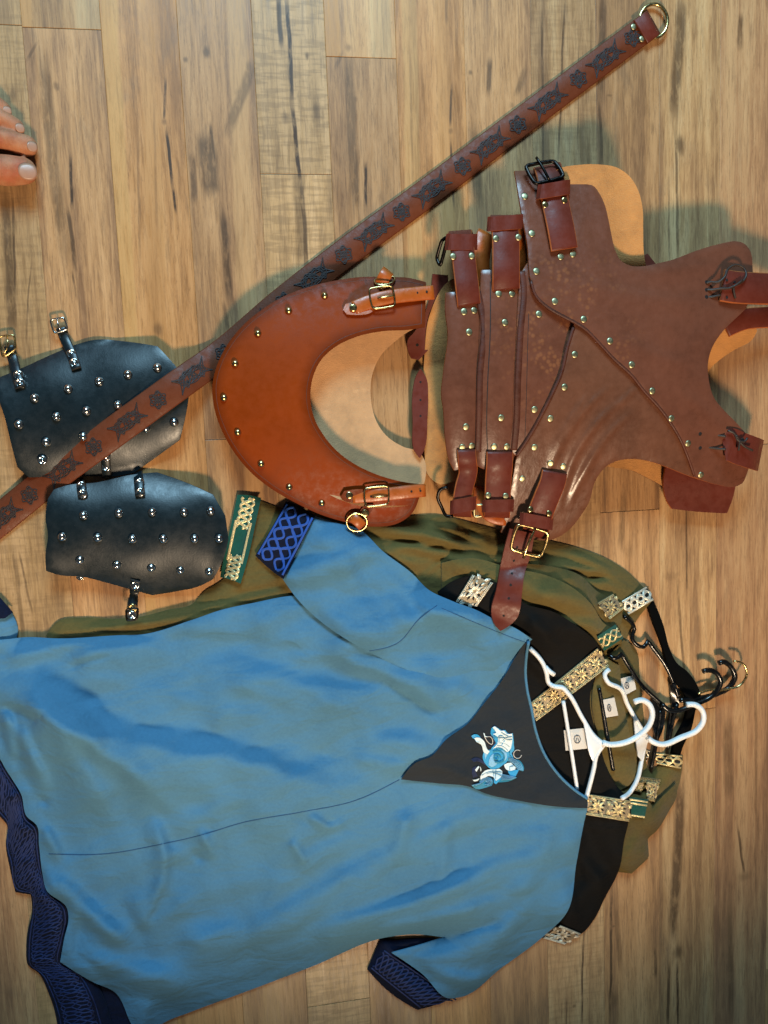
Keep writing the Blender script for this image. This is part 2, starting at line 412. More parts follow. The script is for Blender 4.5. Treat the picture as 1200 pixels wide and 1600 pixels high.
HW_ = {k: lathe(*v) for k, v in {'dome_brass': ('dome_stud', DOME, 14, 'brass'), 'dome_nickel': ('dome_stud', DOME, 14, 'nickel'), 'cap': ('rivet', CAP, 12, 'dull'),
       'capb': ('rivet', CAP, 12, 'brass'), 'capn': ('rivet', CAP, 12, 'nickel'), 'snap': ('snap', SNAP, 14, 'nickel'), 'snapb': ('snap', SNAP, 14, 'brass'), 'hole': ('hole', [(1, -.1), (1, .06), (.9, .08), (.05, .07)], 8, 'hole')}.items()}
def normal(zf, px, py):
    q = P(np.array([px-3., px+3, px, px]), np.array([py, py, py-3., py+3]), zf(np.array([px-3., px+3, px, px]), np.array([py, py, py-3., py+3])))
    n = np.cross(q[1]-q[0], q[2]-q[3]); return nz(n if n[2] > 0 else -n)
def stud(kind, px, py, r, parent, zf=None, z=None, name=None, h=0.):
    zz = float(zf(np.array([px]), np.array([py]))[0]) if zf else z
    p = Vector(P(px, py, zz+h).tolist())-rootloc(parent)
    me = HW_[kind]; o = link(name or me.name.split('.')[0], me, parent, p)
    n = Vector(normal(zf, px, py).tolist()) if zf else Vector((0, 0, 1))
    o.rotation_euler = n.to_track_quat('Z', 'Y').to_euler(); o.scale = (r, r, r); return o
def buckle(corners, z, r, mat, parent, prong=None, seg=8, name='buckle', rd=.22):
    c = np.array([list(p)+([z] if len(p) == 2 else []) for p in corners], float); pts = []
    n = len(c)
    for i in range(n):
        for f in ((-rd), (-rd*.3), (rd*.3), rd):
            o_ = c[(i+1) % n] if f > 0 else c[i-1]; a = abs(f); q = c[i]+(o_-c[i])*a
            if a < rd*.5: q = q+((c[(i+1) % n]+c[i-1])/2-c[i])*rd*.16
            pts.append(q)
    q = smooth(np.array(pts)*np.array([1, 1, 1000]), 2.5, True, 170); C3 = P(q[:, 0], q[:, 1], q[:, 2]/1000); o = tube(name, C3, r, mat, parent, True, seg)
    if prong: tube('prong', pth(prong, 6), r*.8, mat, o, seg=6)
    return o
# ================================================================== FLOOR
PW = .0945
TINT = {-4: [(36, 40, 70, 560, 24, .75, '#b3824c'), (140, 60, 170, 560, 34, .35, '#b7a077')], 0: [(522, 80, 540, 420, 22, .75, '#b3824c'), (596, 80, 604, 330, 30, .35, '#b7a077')], -3: [(168, -10, 205, 560, 22, .5, '#bd9255'), (232, -10, 246, 560, 24, .55, '#ad7c48')], 1: [(640, -10, 648, 420, 22, .4, '#c09a62'), (690, -10, 700, 300, 20, .5, '#ad7c48')], -2: [(378, 240, 388, 520, 26, .5, '#bf9564')], 6: [(1150, -10, 1148, 1600, 60, .12, '#8c6648')]}
def wood(name, base, var, streaks, knots, ripple=0., seed=0, tone=1., tints=()):
    n = NT(name); c0, c1, c2 = [(v[0]*1.0*tone, v[1]*.83*tone, v[2]*.69*tone, 1) for v in (lin(c) for c in base)]
    sx = n.new('ShaderNodeSeparateXYZ'); n.t.links.new(n.pos, sx.inputs[0]); X, Y = sx.outputs[0], sx.outputs[1]
    so = (seed*1.37, seed*.73, seed*.31)
    strp = n.noise(16, 2, .5, (2.6, .05, 1), (so[2], so[0], 0), .25)
    bandn = n.noise(5.5, 3, .55, (4.2, .42, 1), so, .6); grain = n.noise(24, 7, .72, (8, .75, 1), so, .5); fine = n.noise(40, 5, .8, (8, .5, 1), so)
    f = n.math('ADD', n.math('ADD', n.math('MULTIPLY', bandn, .36), n.math('MULTIPLY', strp, .34)), n.math('MULTIPLY', grain, .30))
    col = n.ramp(f, [(.41, scl(c0, .88)), (.5, c1), (.59, scl(c2, 1.06))])
    col = n.mix(n.mapr(fine, .46, .66, 0, .5), col, scl(c0, .52))
    col = n.mix(n.mapr(n.noise(70, 3, .6, (7, .12, 1), so), .56, .72, 0, .35), col, scl(c2, 1.25))
    pore = n.noise(150, 3, .7, (3, .45, 1), so); col = n.mix(n.mapr(pore, .6, .72, 0, .4), col, scl(c0, .45))
    blot = n.noise(9, 5, .62, (1.6, .55, 1), (so[1]+4, so[0], 0), .8)
    col = n.mix(n.mapr(blot, .55, .76, 0, .42), col, scl(lin('#6d5a48'), tone))
    col = n.mix(n.mapr(n.noise(34, 4, .6, (6, .35, 1), (so[2], 7, 0)), .66, .8, 0, .30), col, lin('#5a4838'))
    if ripple:
        rp = n.noise(110, 2, .5, (.25, 1.6, 1), so); col = n.mix(n.mapr(rp, .45, .62, 0, ripple), col, scl(c0, .6))
    wob = n.math('MULTIPLY', n.math('SUBTRACT', n.noise(7, 3, .6, (.3, 1, 1), (so[0], 2, 0)), .5), .028)
    rag = n.noise(45, 4, .7, (2.5, .7, 1), (so[1], so[2], 3))
    for (xa, ya, xb, yb, wpx, st, tc) in tints:
        a = P(xa, ya, 0); b = P(xb, yb, 0); sl = (b[0]-a[0])/(b[1]-a[1])
        xc = n.math('ADD', n.math('ADD', n.math('MULTIPLY', n.math('SUBTRACT', Y, float(a[1])), float(sl)), float(a[0])), n.math('MULTIPLY', wob, .5))
        k = n.mapr(n.math('ABSOLUTE', n.math('SUBTRACT', X, xc)), wpx*.00036, wpx*.00056, 1, 0)
        col = n.mix(n.math('MULTIPLY', k, n.math('MULTIPLY', n.mapr(grain, .3, .7, .6, 1.), st)), col, lin(tc))
    mask = None
    for (xa, ya, xb, yb, wpx, st) in streaks:
        a = P(xa, ya, 0); b = P(xb, yb, 0); sl = (b[0]-a[0])/(b[1]-a[1])
        lo, hi = min(a[1], b[1]), max(a[1], b[1]); wd = wpx*.00056; ed = max(.012, (hi-lo)*.22)
        xc = n.math('ADD', n.math('ADD', n.math('MULTIPLY', n.math('SUBTRACT', Y, float(a[1])), float(sl)), float(a[0])), n.math('MULTIPLY', wob, min(1., .25+wpx*.02)))
        d = n.math('ABSOLUTE', n.math('SUBTRACT', X, xc))
        k = n.mapr(d, float(wd*.5), float(wd*1.35), 1, 0)
        k = n.math('MULTIPLY', k, n.math('MULTIPLY', n.mapr(Y, float(lo-ed*.3), float(lo+ed)), n.mapr(Y, float(hi-ed), float(hi+ed*.3), 1, 0)))
        k = n.math('MULTIPLY', k, n.math('MULTIPLY', n.mapr(rag, .3, .55, .6, 1.25), min(1., st*1.12)), clamp=True)
        mask = k if mask is None else n.math('MAXIMUM', mask, k)
    for (xk, yk, wx, wy, st) in knots:
        a = P(xk, yk, 0); ex = n.math('DIVIDE', n.math('SUBTRACT', X, float(a[0])), wx*.0009); ey = n.math('DIVIDE', n.math('SUBTRACT', Y, float(a[1])), wy*.0009)
        d = n.math('ADD', n.math('SQRT', n.math('ADD', n.math('MULTIPLY', ex, ex), n.math('MULTIPLY', ey, ey))), n.math('MULTIPLY', n.math('SUBTRACT', rag, .5), 1.1))
        k = n.math('MULTIPLY', n.mapr(d, .15, 1.0, 1, 0), st*.85); mask = k if mask is None else n.math('MAXIMUM', mask, k)
    if mask is not None: col = n.mix(mask, col, lin('#46311f'))
    n.bump(n.math('ADD', grain, n.math('MULTIPLY', fine, .6)), .10, .0012)
    return n.out(col, n.mapr(grain, .3, .7, .38, .55), Specular_IOR_Level=.4)
A_ = ('#957756', '#b09066', '#bb9f76'); B_ = ('#9a754c', '#b58d5e', '#c09b6c'); C_ = ('#8b6f54', '#a88862', '#b79871'); D_ = ('#988060', '#b0966e', '#bda47e')
E_ = ('#93745a', '#ab8a68', '#bb9f7a')
STR = {  # strip index: base colours, ripple, streaks, knots   (photo pixels)
 -5: (D_, .25, [(8, 290, 22, 540, 10, .55), (20, 300, 26, 520, 3, .6), (50, 400, 40, 545, 2, .4), (30, 860, 50, 960, 2.5, .5), (22, 850, 36, 1010, 5, .35)], [(20, 148, 9, 14, .6)]),
 -4: (A_, 0, [(66, 60, 104, 420, 14, .42), (112, 240, 114, 330, 3.5, .75), (106, 320, 118, 425, 5, .6), (40, 100, 62, 60, 4, .35), (112, 420, 118, 470, 2.5, .5)], [(88, 134, 6, 8, .55), (113, 300, 6, 10, .5)]),
 -3: (B_, 0, [(259, 120, 256, 190, 3, .6), (259, 200, 270, 300, 3.5, .85), (270, 290, 274, 335, 3, .75), (215, 180, 218, 420, 3, .25), (240, 150, 245, 380, 3, .22)], [(256, 190, 5, 7, .6), (246, 515, 11, 15, .6)]),
 -2: (C_, 0, [(322, 205, 332, 310, 22, .55), (300, 235, 305, 320, 8, .5), (348, 320, 360, 480, 9, .6), (396, 95, 356, 215, 13, .4), (330, 190, 336, 260, 4, .6), (350, 470, 358, 520, 5, .4)], [(290, 93, 5, 6, .7), (323, 82, 7, 12, .8), (304, 312, 6, 9, .6), (375, 145, 9, 10, .5), (390, 105, 7, 12, .5)]),
 -1: (D_, .40, [(449, -10, 456, 170, 5, .75), (455, 160, 470, 290, 5, .85), (470, 270, 478, 430, 6, .6), (437, -10, 438, 78, 6, .65), (466, 260, 470, 420, 14, .35)], [(480, 88, 4, 8, .8), (494, 172, 13, 26, .75), (446, 184, 9, 12, .6), (330+60, 770, 3, 8, .3)]),
 0: (A_, 0, [(543, 75, 556, 330, 12, .42), (572, 250, 571, 330, 4, .75), (556, 240, 558, 330, 6, .5), (523, 110, 536, 80, 5, .3)], [(554, 155, 6, 8, .6), (571, 300, 5, 9, .5), (545, 74, 8, 8, .5)]),
 1: (B_, 0, [(706, 130, 704, 200, 3, .6), (704, 210, 710, 330, 3, .6), (698, -10, 699, 40, 4, .35), (640, 60, 646, 300, 3, .2)], [(704, 205, 5, 7, .5)]),
 2: (C_, 0, [(740, 190, 748, 330, 14, .45), (766, 90, 762, 150, 6, .5), (820, 105, 806, 150, 8, .4)], [(735, 113, 5, 6, .7), (764, 104, 6, 11, .75), (800, 165, 6, 8, .45)]),
 3: (('#94795a', '#b0946e', '#bda680'), .2, [(847, -10, 849, 300, 3, .5), (883, -10, 872, 260, 3, .55), (905, 60, 903, 230, 2, .35), (913, 1440, 908, 1610, 3, .65), (885, 1560, 884, 1610, 3, .4)], [(897, 1572, 5, 5, .7)]),
 4: (C_, 0, [(942, -10, 937, 160, 9, .5), (936, 150, 940, 260, 4, .5), (956, 1380, 953, 1610, 4, .65), (975, 760, 968, 860, 9, .35), (962, 1395, 970, 1520, 8, .3), (1023, 1480, 1024, 1530, 5, .5)], [(952, 149, 7, 4, .6), (960, 1562, 12, 22, .5), (960, 1447, 9, 3, .6), (1020, 200, 5, 14, .4), (985, 860, 14, 20, .3)]),
 5: (('#96795a', '#b2956e', '#bfa882'), 0, [(1066, -10, 1052, 195, 15, .55), (1055, 180, 1060, 420, 4, .5), (1058, 900, 1073, 1110, 4, .45), (1072, 780, 1073, 940, 2.5, .55), (1064, 1200, 1052, 1470, 15, .6), (1063, 1360, 1050, 1470, 6, .6), (1058, 1500, 1060, 1610, 4, .7), (1046, 1500, 1043, 1610, 5, .6), (1044, 270, 1047, 420, 3, .35)], [(1063, 226, 13, 22, .85), (1060, 1488, 13, 22, .85), (1050, 900, 22, 10, .25)]),
 6: (E_, 0, [(1158, 20, 1156, 80, 7, .5), (1153, 1290, 1163, 1370, 4, .6), (1135, 1120, 1140, 1250, 16, .4), (1180, 1000, 1182, 1300, 4, .3), (1140, 1400, 1143, 1600, 9, .35)], [(1163, 1370, 20, 14, .45), (1120, 960, 4, 12, .4)]),
 7: (A_, 0, [(1195, 30, 1196, 260, 5, .4)], []), 8: (B_, 0, [], []), 9: (C_, 0, [], []), -6: (E_, 0, [], []), -7: (A_, 0, [], []), -8: (B_, 0, [], []),
}
JOINT = {-4: .633, 0: .610, -2: .1127, -5: -.565, -3: -.28, -1: -.74, 1: -.48, 2: .93, 3: -.2, 4: -.02, 5: .86, 6: .07, 7: .4, -6: .2}
fl = bpy.data.objects.new('floor', None); COL.objects.link(fl); fl['kind'] = 'structure'; fl['label'] = 'wood grain laminate floor of narrow tan planks'
M['gap'] = plain('plank_gap', '#6a5238', .8)
def plank(i, ya, yb, mat):
    g = .0001; bv = .0005; ge = .0004; x0, x1 = -.0525+PW*i+g, -.0525+PW*(i+1)-g; y0, y1 = ya+ge, yb-ge
    V = [(x0, y0, -.009), (x1, y0, -.009), (x1, y1, -.009), (x0, y1, -.009), (x0, y0, -bv*.5), (x1, y0, -bv*.5), (x1, y1, -bv*.5), (x0, y1, -bv*.5),
         (x0+bv, y0+bv, 0), (x1-bv, y0+bv, 0), (x1-bv, y1-bv, 0), (x0+bv, y1-bv, 0)]
    Fc = [(0, 1, 5, 4), (1, 2, 6, 5), (2, 3, 7, 6), (3, 0, 4, 7), (4, 5, 9, 8), (5, 6, 10, 9), (6, 7, 11, 10), (7, 4, 8, 11), (8, 9, 10, 11)]
    return mesh('plank', V, Fc, mat, fl, smooth=False)
for i, (base, rip, st, kn) in STR.items():
    j = JOINT.get(i, random.uniform(-.5, .5)); ys = sorted({-1.35, 1.25, j, *[q for q in (j-1.2, j+1.2) if -1.3 < q < 1.2]})
    for k in range(len(ys)-1):
        bb, rp = (base, rip) if k == len(ys)-2 or i not in (-4, 0, -2) else ((C_, 0) if i != -2 else (base, rip))
        if i == -2 and k == 0: bb, rp = D_, .3
        lo, hi = ys[k], ys[k+1]
        def inn(y): return lo-.02 <= P(0 if False else 300, y, 0)[1] <= hi+.06
        ss = [s for s in st if inn((s[1]+s[3])/2)]; kk = [q for q in kn if inn(q[1])]
        plank(i, lo, hi, wood('plank_wood', bb, 0, ss, kk, rp, i*3.1+k*11.7, 1+.12*math.sin(i*2.3+k*4), TINT.get(i, ()) if k == len(ys)-2 or i not in (-4, 0) else ()))
bm_ = mesh('subfloor', [(-1, -1.5, -.0095), (1.1, -1.5, -.0095), (1.1, 1.4, -.0095), (-1, 1.4, -.0095)], [(0, 1, 2, 3)], 'gap', fl, smooth=False)

# ================================================================== trims shared by the tunics
def quadmap(q):
    a, b, c, d = (np.array(p, float) for p in q)     # a-b: start edge to end along the band (one side), d-c the other side
    def f(u, v):
        u = np.asarray(u, float); v = np.asarray(v, float)
        return (a[0]*(1-u)*(1-v)+b[0]*u*(1-v)+c[0]*u*v+d[0]*(1-u)*v, a[1]*(1-u)*(1-v)+b[1]*u*(1-v)+c[1]*u*v+d[1]*(1-u)*v)
    L = np.hypot(*(b-a)); Wd = np.hypot(*(d-a)); return f, L/Wd
def mp(f, pts):
    pts = np.asarray(pts, float); x, y = f(pts[:, 0], pts[:, 1]); return np.stack([x, y], 1)
def brocade(name, q, parent, zf, thread='gold', h=.0009):
    """metallic star and leaf brocade: borders, eight-leaf stars and diagonal leaves"""
    f, asp = quadmap(q); n = max(1, int(round(asp/.95))); polys = []; lines = []
    for k in range(n):
        c = (k+.5)/n; sx = .5/n
        def leaf(ax, ay, ang, l, wd):
            ca, sa = math.cos(ang), math.sin(ang); pts = [(0, 0), (l*.4, wd), (l*.75, wd*.6), (l, 0), (l*.75, -wd*.6), (l*.4, -wd)]
            return mp(f, [(c+(ax+x*ca-y*sa)*sx*1.9, .5+(ay+x*sa+y*ca)*.95) for x, y in pts])
        for a in range(8):
            polys.append(leaf(.05*math.cos(a*math.pi/4), .05*math.sin(a*math.pi/4), a*math.pi/4+.12, .31 if a % 2 else .27, .072))
        for sx_ in (-1, 1):
            for sy_ in (-1, 1):
                polys.append(leaf(sx_*.48, sy_*.08, sy_*(math.pi/2-sx_*.5), .30, .075)); polys.append(leaf(sx_*.33, sy_*.34, 0 if sx_ < 0 else math.pi, .22, .06))
                polys.append(leaf(sx_*.42, sy_*.22, math.pi/4*sx_*sy_, .19, .055)); polys.append(leaf(sx_*.20, sy_*.36, sy_*sx_*.8, .19, .055))
    dark = []
    for k in range(n):
        c = (k+.5)/n; sx = .5/n
        for a in range(8):
            t0 = (a+.5)*math.pi/4+.12; r0, r1 = .16, .40
            dark.append(mp(f, [(c+r*math.cos(t0+d)*sx*1.9, .5+r*math.sin(t0+d)*.93) for r, d in ((r0, 0), (.30, .17), (r1, .02), (.30, -.15))]))
        for v in (.16, .84):
            for u in (-.42, -.14, .16, .44): dark.append(mp(f, [(c+(u-.07)*sx*2, v-.015), (c+(u+.06)*sx*2, v-.02), (c+(u+.04)*sx*2, v+.03), (c+(u-.05)*sx*2, v+.02)]))
    dk = patches('dark_ground', dark, zf, .0004, 'trimblk', parent, .0002); dk['kind'] = 'stuff'
    for v in (.035, .10, .90, .965): lines.append(mp(f, [(t, v) for t in np.linspace(0, 1, 24)]))
    o = patches(name, polys, zf, h, thread, parent); wp = np.hypot(*(np.array(q[3])-np.array(q[0])))*.04
    st_ = strokes('border', lines, wp, zf, h, thread, parent); st_['kind'] = 'stuff'; return o
def knotband(name, q, parent, zf, thread, w=.13, n=None, h=.0008, strands=2, amp=.33, border=True):
    f, asp = quadmap(q); n = n or max(2, int(round(asp*1.4))); t = np.linspace(0, 1, 14*n+1); L = []
    for s in range(strands):
        L.append(mp(f, np.stack([t, .5+amp*np.sin(t*n*math.pi+s*2*math.pi/strands)], 1)))
    if strands == 2:
        for k in range(n*1):
            c = (k+.5)/n
            L.append(mp(f, [(c+.55/n*math.cos(a), .5+amp*.62*math.sin(a)) for a in np.linspace(0, 2*math.pi, 18)]))
    wp = np.hypot(*(np.array(q[3])-np.array(q[0])))
    if border:
        for v in (.05, .95): L.append(mp(f, np.stack([t, 0*t+v], 1)))
    return strokes(name, L, wp*w, zf, h, thread, parent)
def bandsheet(name, q, mat, parent, off=.0015, s=5, **k):
    return sheet(name, q, drape(off, 0, 10, (), 2), mat, parent, .0012, s, 20, **k)
def tag(q, parent, emb=True, mat='label', off=.002):
    o, zf = sheet('neck_label', q, drape(off, .002, 20, (), 4), mat, parent, .0005, 6, 30, sm=False)
    f, _ = quadmap(q)
    hexa = [(.5+.13*math.cos(a), .5+.20*math.sin(a)) for a in np.linspace(0, 2*math.pi, 9)]
    L = [mp(f, hexa), mp(f, [(.44, .62), (.47, .42), (.5, .56), (.53, .42), (.56, .62)]), mp(f, [(.43, .68), (.57, .68)]), mp(f, [(.45, .34), (.55, .34)])]
    strokes('printed_emblem', L, 1.1, zf, .0006, 'ink', o, .0001)
def gl(px, py): return tuple(P(px, py, 0))
# ================================================================== PILE OF TUNICS, lowest first
def creases(n, box, ang, da, ln, am, wd):
    out = []
    for _ in range(n):
        x, y = random.uniform(*box[:2]), random.uniform(*box[2:]); a = random.gauss(ang, da); l = random.uniform(*ln); b = random.gauss(0, .22); w1 = random.uniform(*wd)
        out.append(([(x+l*t*math.cos(a+b*(t-.5)), y+l*t*math.sin(a+b*(t-.5))) for t in (0, .33, .66, 1)], random.uniform(*am)*random.choice((1, 1, 1, -.7)), w1, w1*random.uniform(1, 1.8)))
    return out
# ---- velvet hanger (lowest), brass hook
def hz(px, py, off): return [(x, y, float(supp(x, y))+off) for x, y in zip(px, py)]
GH = 'garment hangers in the tunic necks'
hg = thing('clothes_hanger', 'black velvet hanger with a brass hook, its broad flat arm rightmost in the pile', 'hanger', gl(1090, 1085), GH)
sheet('arm', [(1012, 945), (1022, 940), (1036, 975), (1047, 1015), (1057, 1035), (1075, 1050), (1088, 1068), (1096, 1088), (1090, 1100), (1080, 1140), (1068, 1165), (1062, 1182), (1050, 1180), (1054, 1160), (1072, 1120), (1070, 1085), (1060, 1072), (1048, 1050), (1035, 1010), (1020, 970)], lambda x, y, d: .012+.004*(1-np.exp(-d/6)), 'velvet', hg, .006, 5)
tube('hook', pth([(1090, 1084, .014), (1105, 1079, .014), (1135, 1077, .016), (1157, 1070, .018), (1167, 1053, .019), (1161, 1037, .019), (1146, 1033, .018)], 4), .0018, 'brass', hg)
H[:] = np.maximum(H, 0)
# ---- olive tunic with the chain trim (lowest garment)
OG = 'olive tunics under the black one'
oc = thing('tunic', 'olive tunic with silver and gold chain trim at the neck, lowest of the pile', 'tunic', gl(700, 860), OG)
olive_folds = [([(600, 845), (680, 850), (740, 870), (790, 885)], -5, 6, 7), ([(690, 815), (735, 835), (790, 850), (850, 868)], 5, 7, 10), ([(880, 858), (930, 878), (975, 905)], 6, 7, 9), ([(905, 905), (940, 900), (975, 918)], -5, 5, 6), ([(560, 815), (640, 830), (720, 850), (800, 880)], 9, 10, 22), ([(640, 870), (700, 862), (780, 880)], 8, 9, 14), ([(660, 905), (690, 880), (760, 875)], 7, 8, 12),
  ([(850, 870), (910, 890), (960, 905), (990, 930)], 9, 9, 20), ([(840, 905), (880, 905), (920, 925), (950, 950)], 8, 8, 16), ([(640, 820), (740, 828)], 6, 6, 12), ([(820, 930), (880, 925), (940, 945)], 6, 8, 12),
  ([(110, 985), (200, 975), (300, 955), (420, 935)], 10, 8, 14), ([(420, 905), (520, 880), (600, 850)], 10, 14, 20)]
olive_folds += creases(16, (480, 940, 810, 900), .25, .2, (60, 120), (4, 8), (6, 10))+creases(8, (90, 420, 950, 990), -.12, .1, (60, 120), (2, 4), (5, 9))+creases(7, (985, 1040, 1200, 1340), 1.9, .4, (40, 80), (3.5, 7), (6, 9))
olive_folds = [(p, a*2.0, b*.85, c*.85) for p, a, b, c in olive_folds]
olive_folds += [([(x+random.uniform(-2, 2), y-w1*1.05) for x, y in p], -9, 3.2, 4.2) for p, a, w1, w2 in olive_folds[:16] if a > 0]
olive_folds += [(p, -10, 3.4, 5) for p in ([(650, 870), (690, 862), (740, 868), (775, 880)], [(668, 905), (688, 885), (720, 878)], [(560, 838), (620, 842), (680, 858)], [(800, 852), (850, 868), (900, 885)], [(705, 826), (735, 832), (765, 846)], [(855, 905), (905, 896), (950, 912)], [(420, 940), (500, 930), (560, 918)], [(130, 990), (200, 986), (280, 974)], [(350, 930), (420, 918), (470, 905)], [(300, 962), (360, 948), (430, 938)])]
zc = drape(.002, .014, 16, olive_folds, 4, .003)
sheet('body', [(404, 781), (445, 795), (500, 800), (560, 800), (640, 806), (682, 804), (719, 812), (758, 822), (800, 832), (860, 845), (900, 855), (950, 874), (975, 889), (1003, 915), (1021, 937),
   (1003, 958), (985, 985), (975, 1010), (960, 1040), (955, 1080), (960, 1140), (985, 1200), (1010, 1228), (1025, 1200), (1040, 1188), (1067, 1180), (1066, 1200), (1060, 1230), (1047, 1263), (1027, 1297), (1012, 1312), (1013, 1341), (987, 1365), (960, 1362), (930, 1300), (880, 1100), (800, 1000), (500, 1010), (300, 990),
   (150, 1010), (80, 1005), (72, 993), (90, 971), (132, 965), (180, 967), (223, 963), (262, 953), (300, 944), (318, 925), (345, 908)], zc, 'olive', oc, .002, 4.4)
q = [(972, 940), (1010, 917), (1021, 937), (982, 960)]; o, zf = bandsheet('chain_trim', q, 'trimblk', oc); knotband('chain_pattern', q, o, zf, 'silver', .16, 4)
q = [(1025, 1177), (1066, 1181), (1064, 1201), (1026, 1193)]; o, zf = bandsheet('chain_trim', q, 'trimblk', oc); knotband('chain_pattern', q, o, zf, 'gold', .16, 3)
q = [(989, 1163), (1016, 1174), (1010, 1190), (986, 1172)]; o, zf = bandsheet('chain_trim', q, 'trimblk', oc); knotband('chain_pattern', q, o, zf, 'silver', .16, 2)
# green and gold sleeve trim
q = [(371, 773), (344, 902), (376, 912), (408, 778)]; o, zf = bandsheet('sleeve_trim', [(371, 773), (390, 774), (408, 778), (400, 815), (388, 870), (376, 912), (358, 905), (344, 902), (350, 870), (362, 815)], 'green', oc, .006)
f_, _ = quadmap([(371, 773), (344, 902), (376, 912), (408, 778)])
L = []
for (a, b) in ((.02, .38), (.70, .98)):
    t = np.linspace(a, b, 40)
    for ph in (0, 2.1, 4.2): L.append(mp(f_, np.stack([t, .5+.27*np.sin((t-a)/(b-a)*2*math.pi*1.5+ph)], 1)))
for v in (.17, .83): L.append(mp(f_, np.stack([np.linspace(.3, .78, 24), np.full(24, v)], 1)))
strokes('knot_embroidery', L, 4.2, zf, .0009, 'gold', o)

# ---- second black hanger (notched plastic) for the brocade-trimmed olive tunic
def plastic_hanger(label, mat, tubes, hook, web, r, rh):
    h = thing('clothes_hanger', label, 'hanger', gl(*hook[0][:2]), GH)
    for p in tubes:
        tube('arm' if len(p) > 2 else 'crossbar', pth([(x, y, float(supp(x, y))+z) for x, y, z in p], 5, corner=100), r, mat, h)
    tube('hook', pth([(x, y, z) for x, y, z in hook], 4, corner=120), rh, mat, h)
    for wq in web: sheet('web', wq, drape(.007, .001, 5, (), 3), mat, h, .003, 5, 30)
    return h
plastic_hanger('black plastic hanger with stepped strap notch, hook just inside the brass one', 'bplas',
   [[(975, 963, .006), (991, 983, .008), (987, 996, .009), (994, 1007, .010), (1005, 1011, .010), (1012, 1001, .010), (1020, 1012, .010), (1040, 1040, .010), (1054, 1072, .010), (1060, 1090, .010)], [(1058, 1100, .010), (1050, 1130, .009), (1043, 1170, .008)]],
   [(1062, 1094, 0.0124), (1085, 1092, 0.0112), (1120, 1084, 0.0112), (1140, 1073, 0.0124), (1148, 1058, 0.0136), (1142, 1042, 0.0143), (1130, 1034, 0.0149), (1123, 1036, 0.0149)], [[(1047, 1070), (1056, 1068), (1064, 1095), (1056, 1108), (1050, 1105)]], .0032, .0042)
# ---- olive tunic with star brocade
ob = thing('tunic', 'olive tunic with star brocade at the neck, between the other two olive ones', 'tunic', gl(880, 900), OG)
zb = drape(.003, .006, 14, creases(6, (830, 940, 890, 970), .4, .3, (40, 80), (3.5, 7), (6, 9))+[([(870, 890), (920, 910), (955, 945)], 7, 8, 18), ([(840, 930), (900, 935), (950, 960)], 6, 8, 14)], 4)
sheet('body', [(800, 880), (860, 885), (905, 898), (935, 925), (958, 938), (972, 958), (966, 985), (955, 1000), (930, 1010), (880, 1000), (820, 960)], zb, 'olive2', ob, .002, 6)
q = [(934, 942), (958, 928), (975, 951), (953, 968)]; o, zf = bandsheet('brocade_trim', q, 'brocg', ob); brocade('star_pattern', q, o, zf)
sheet('neck_back', [(945, 1035), (975, 1000), (990, 1010), (1000, 1060), (1005, 1110), (1010, 1160), (1012, 1200), (1030, 1222), (1000, 1235), (960, 1210), (935, 1150)], drape(.002, .004, 10, [([(985, 1010), (996, 1080), (1000, 1140)], 4, 6, 8)], 4), 'olive2', ob, .002, 6)
q = [(960, 1208), (1032, 1218), (1030, 1226), (966, 1216)]; o, zf = bandsheet('brocade_trim', q, 'brocg', ob); brocade('star_pattern', q, o, zf)
q = [(1010, 1222), (1030, 1222), (1023, 1253), (1012, 1250)]; o, zf = bandsheet('brocade_trim', q, 'brocg', ob); brocade('star_pattern', q, o, zf)
q = [(996, 1222), (1006, 1222), (1002, 1238), (992, 1236)]; o, zf = bandsheet('brocade_trim', q, 'brocg', ob); brocade('star_pattern', q, o, zf)
tag([(964, 1062), (990, 1055), (994, 1077), (970, 1090)], ob)
plastic_hanger('black plastic hanger with the innermost dark hook, hung in the green-trimmed olive tunic', 'bplas',
   [[(952, 1022, .004), (958, 1028, .006), (966, 1027, .007), (971, 1022, .008), (985, 1045, .008), (1004, 1072, .008), (1026, 1093, .008), (1042, 1107, .008)], [(1032, 1110, .008), (1027, 1150, .007), (1017, 1200, .006)], [(1048, 1110, .006), (1042, 1160, .006)], [(936, 1075, .006), (958, 1203, .006)]],
   [(1034, 1100, 0.0132), (1044, 1109, 0.0145), (1060, 1110, 0.0145), (1080, 1102, 0.0152), (1110, 1089, 0.0158), (1121, 1078, 0.0172), (1126, 1065, 0.0185), (1120, 1052, 0.0191), (1108, 1047, 0.0198), (1098, 1049, 0.0198)], [[(1020, 1090), (1034, 1098), (1040, 1112), (1032, 1150), (1026, 1160), (1018, 1110)]], .0032, .0040)
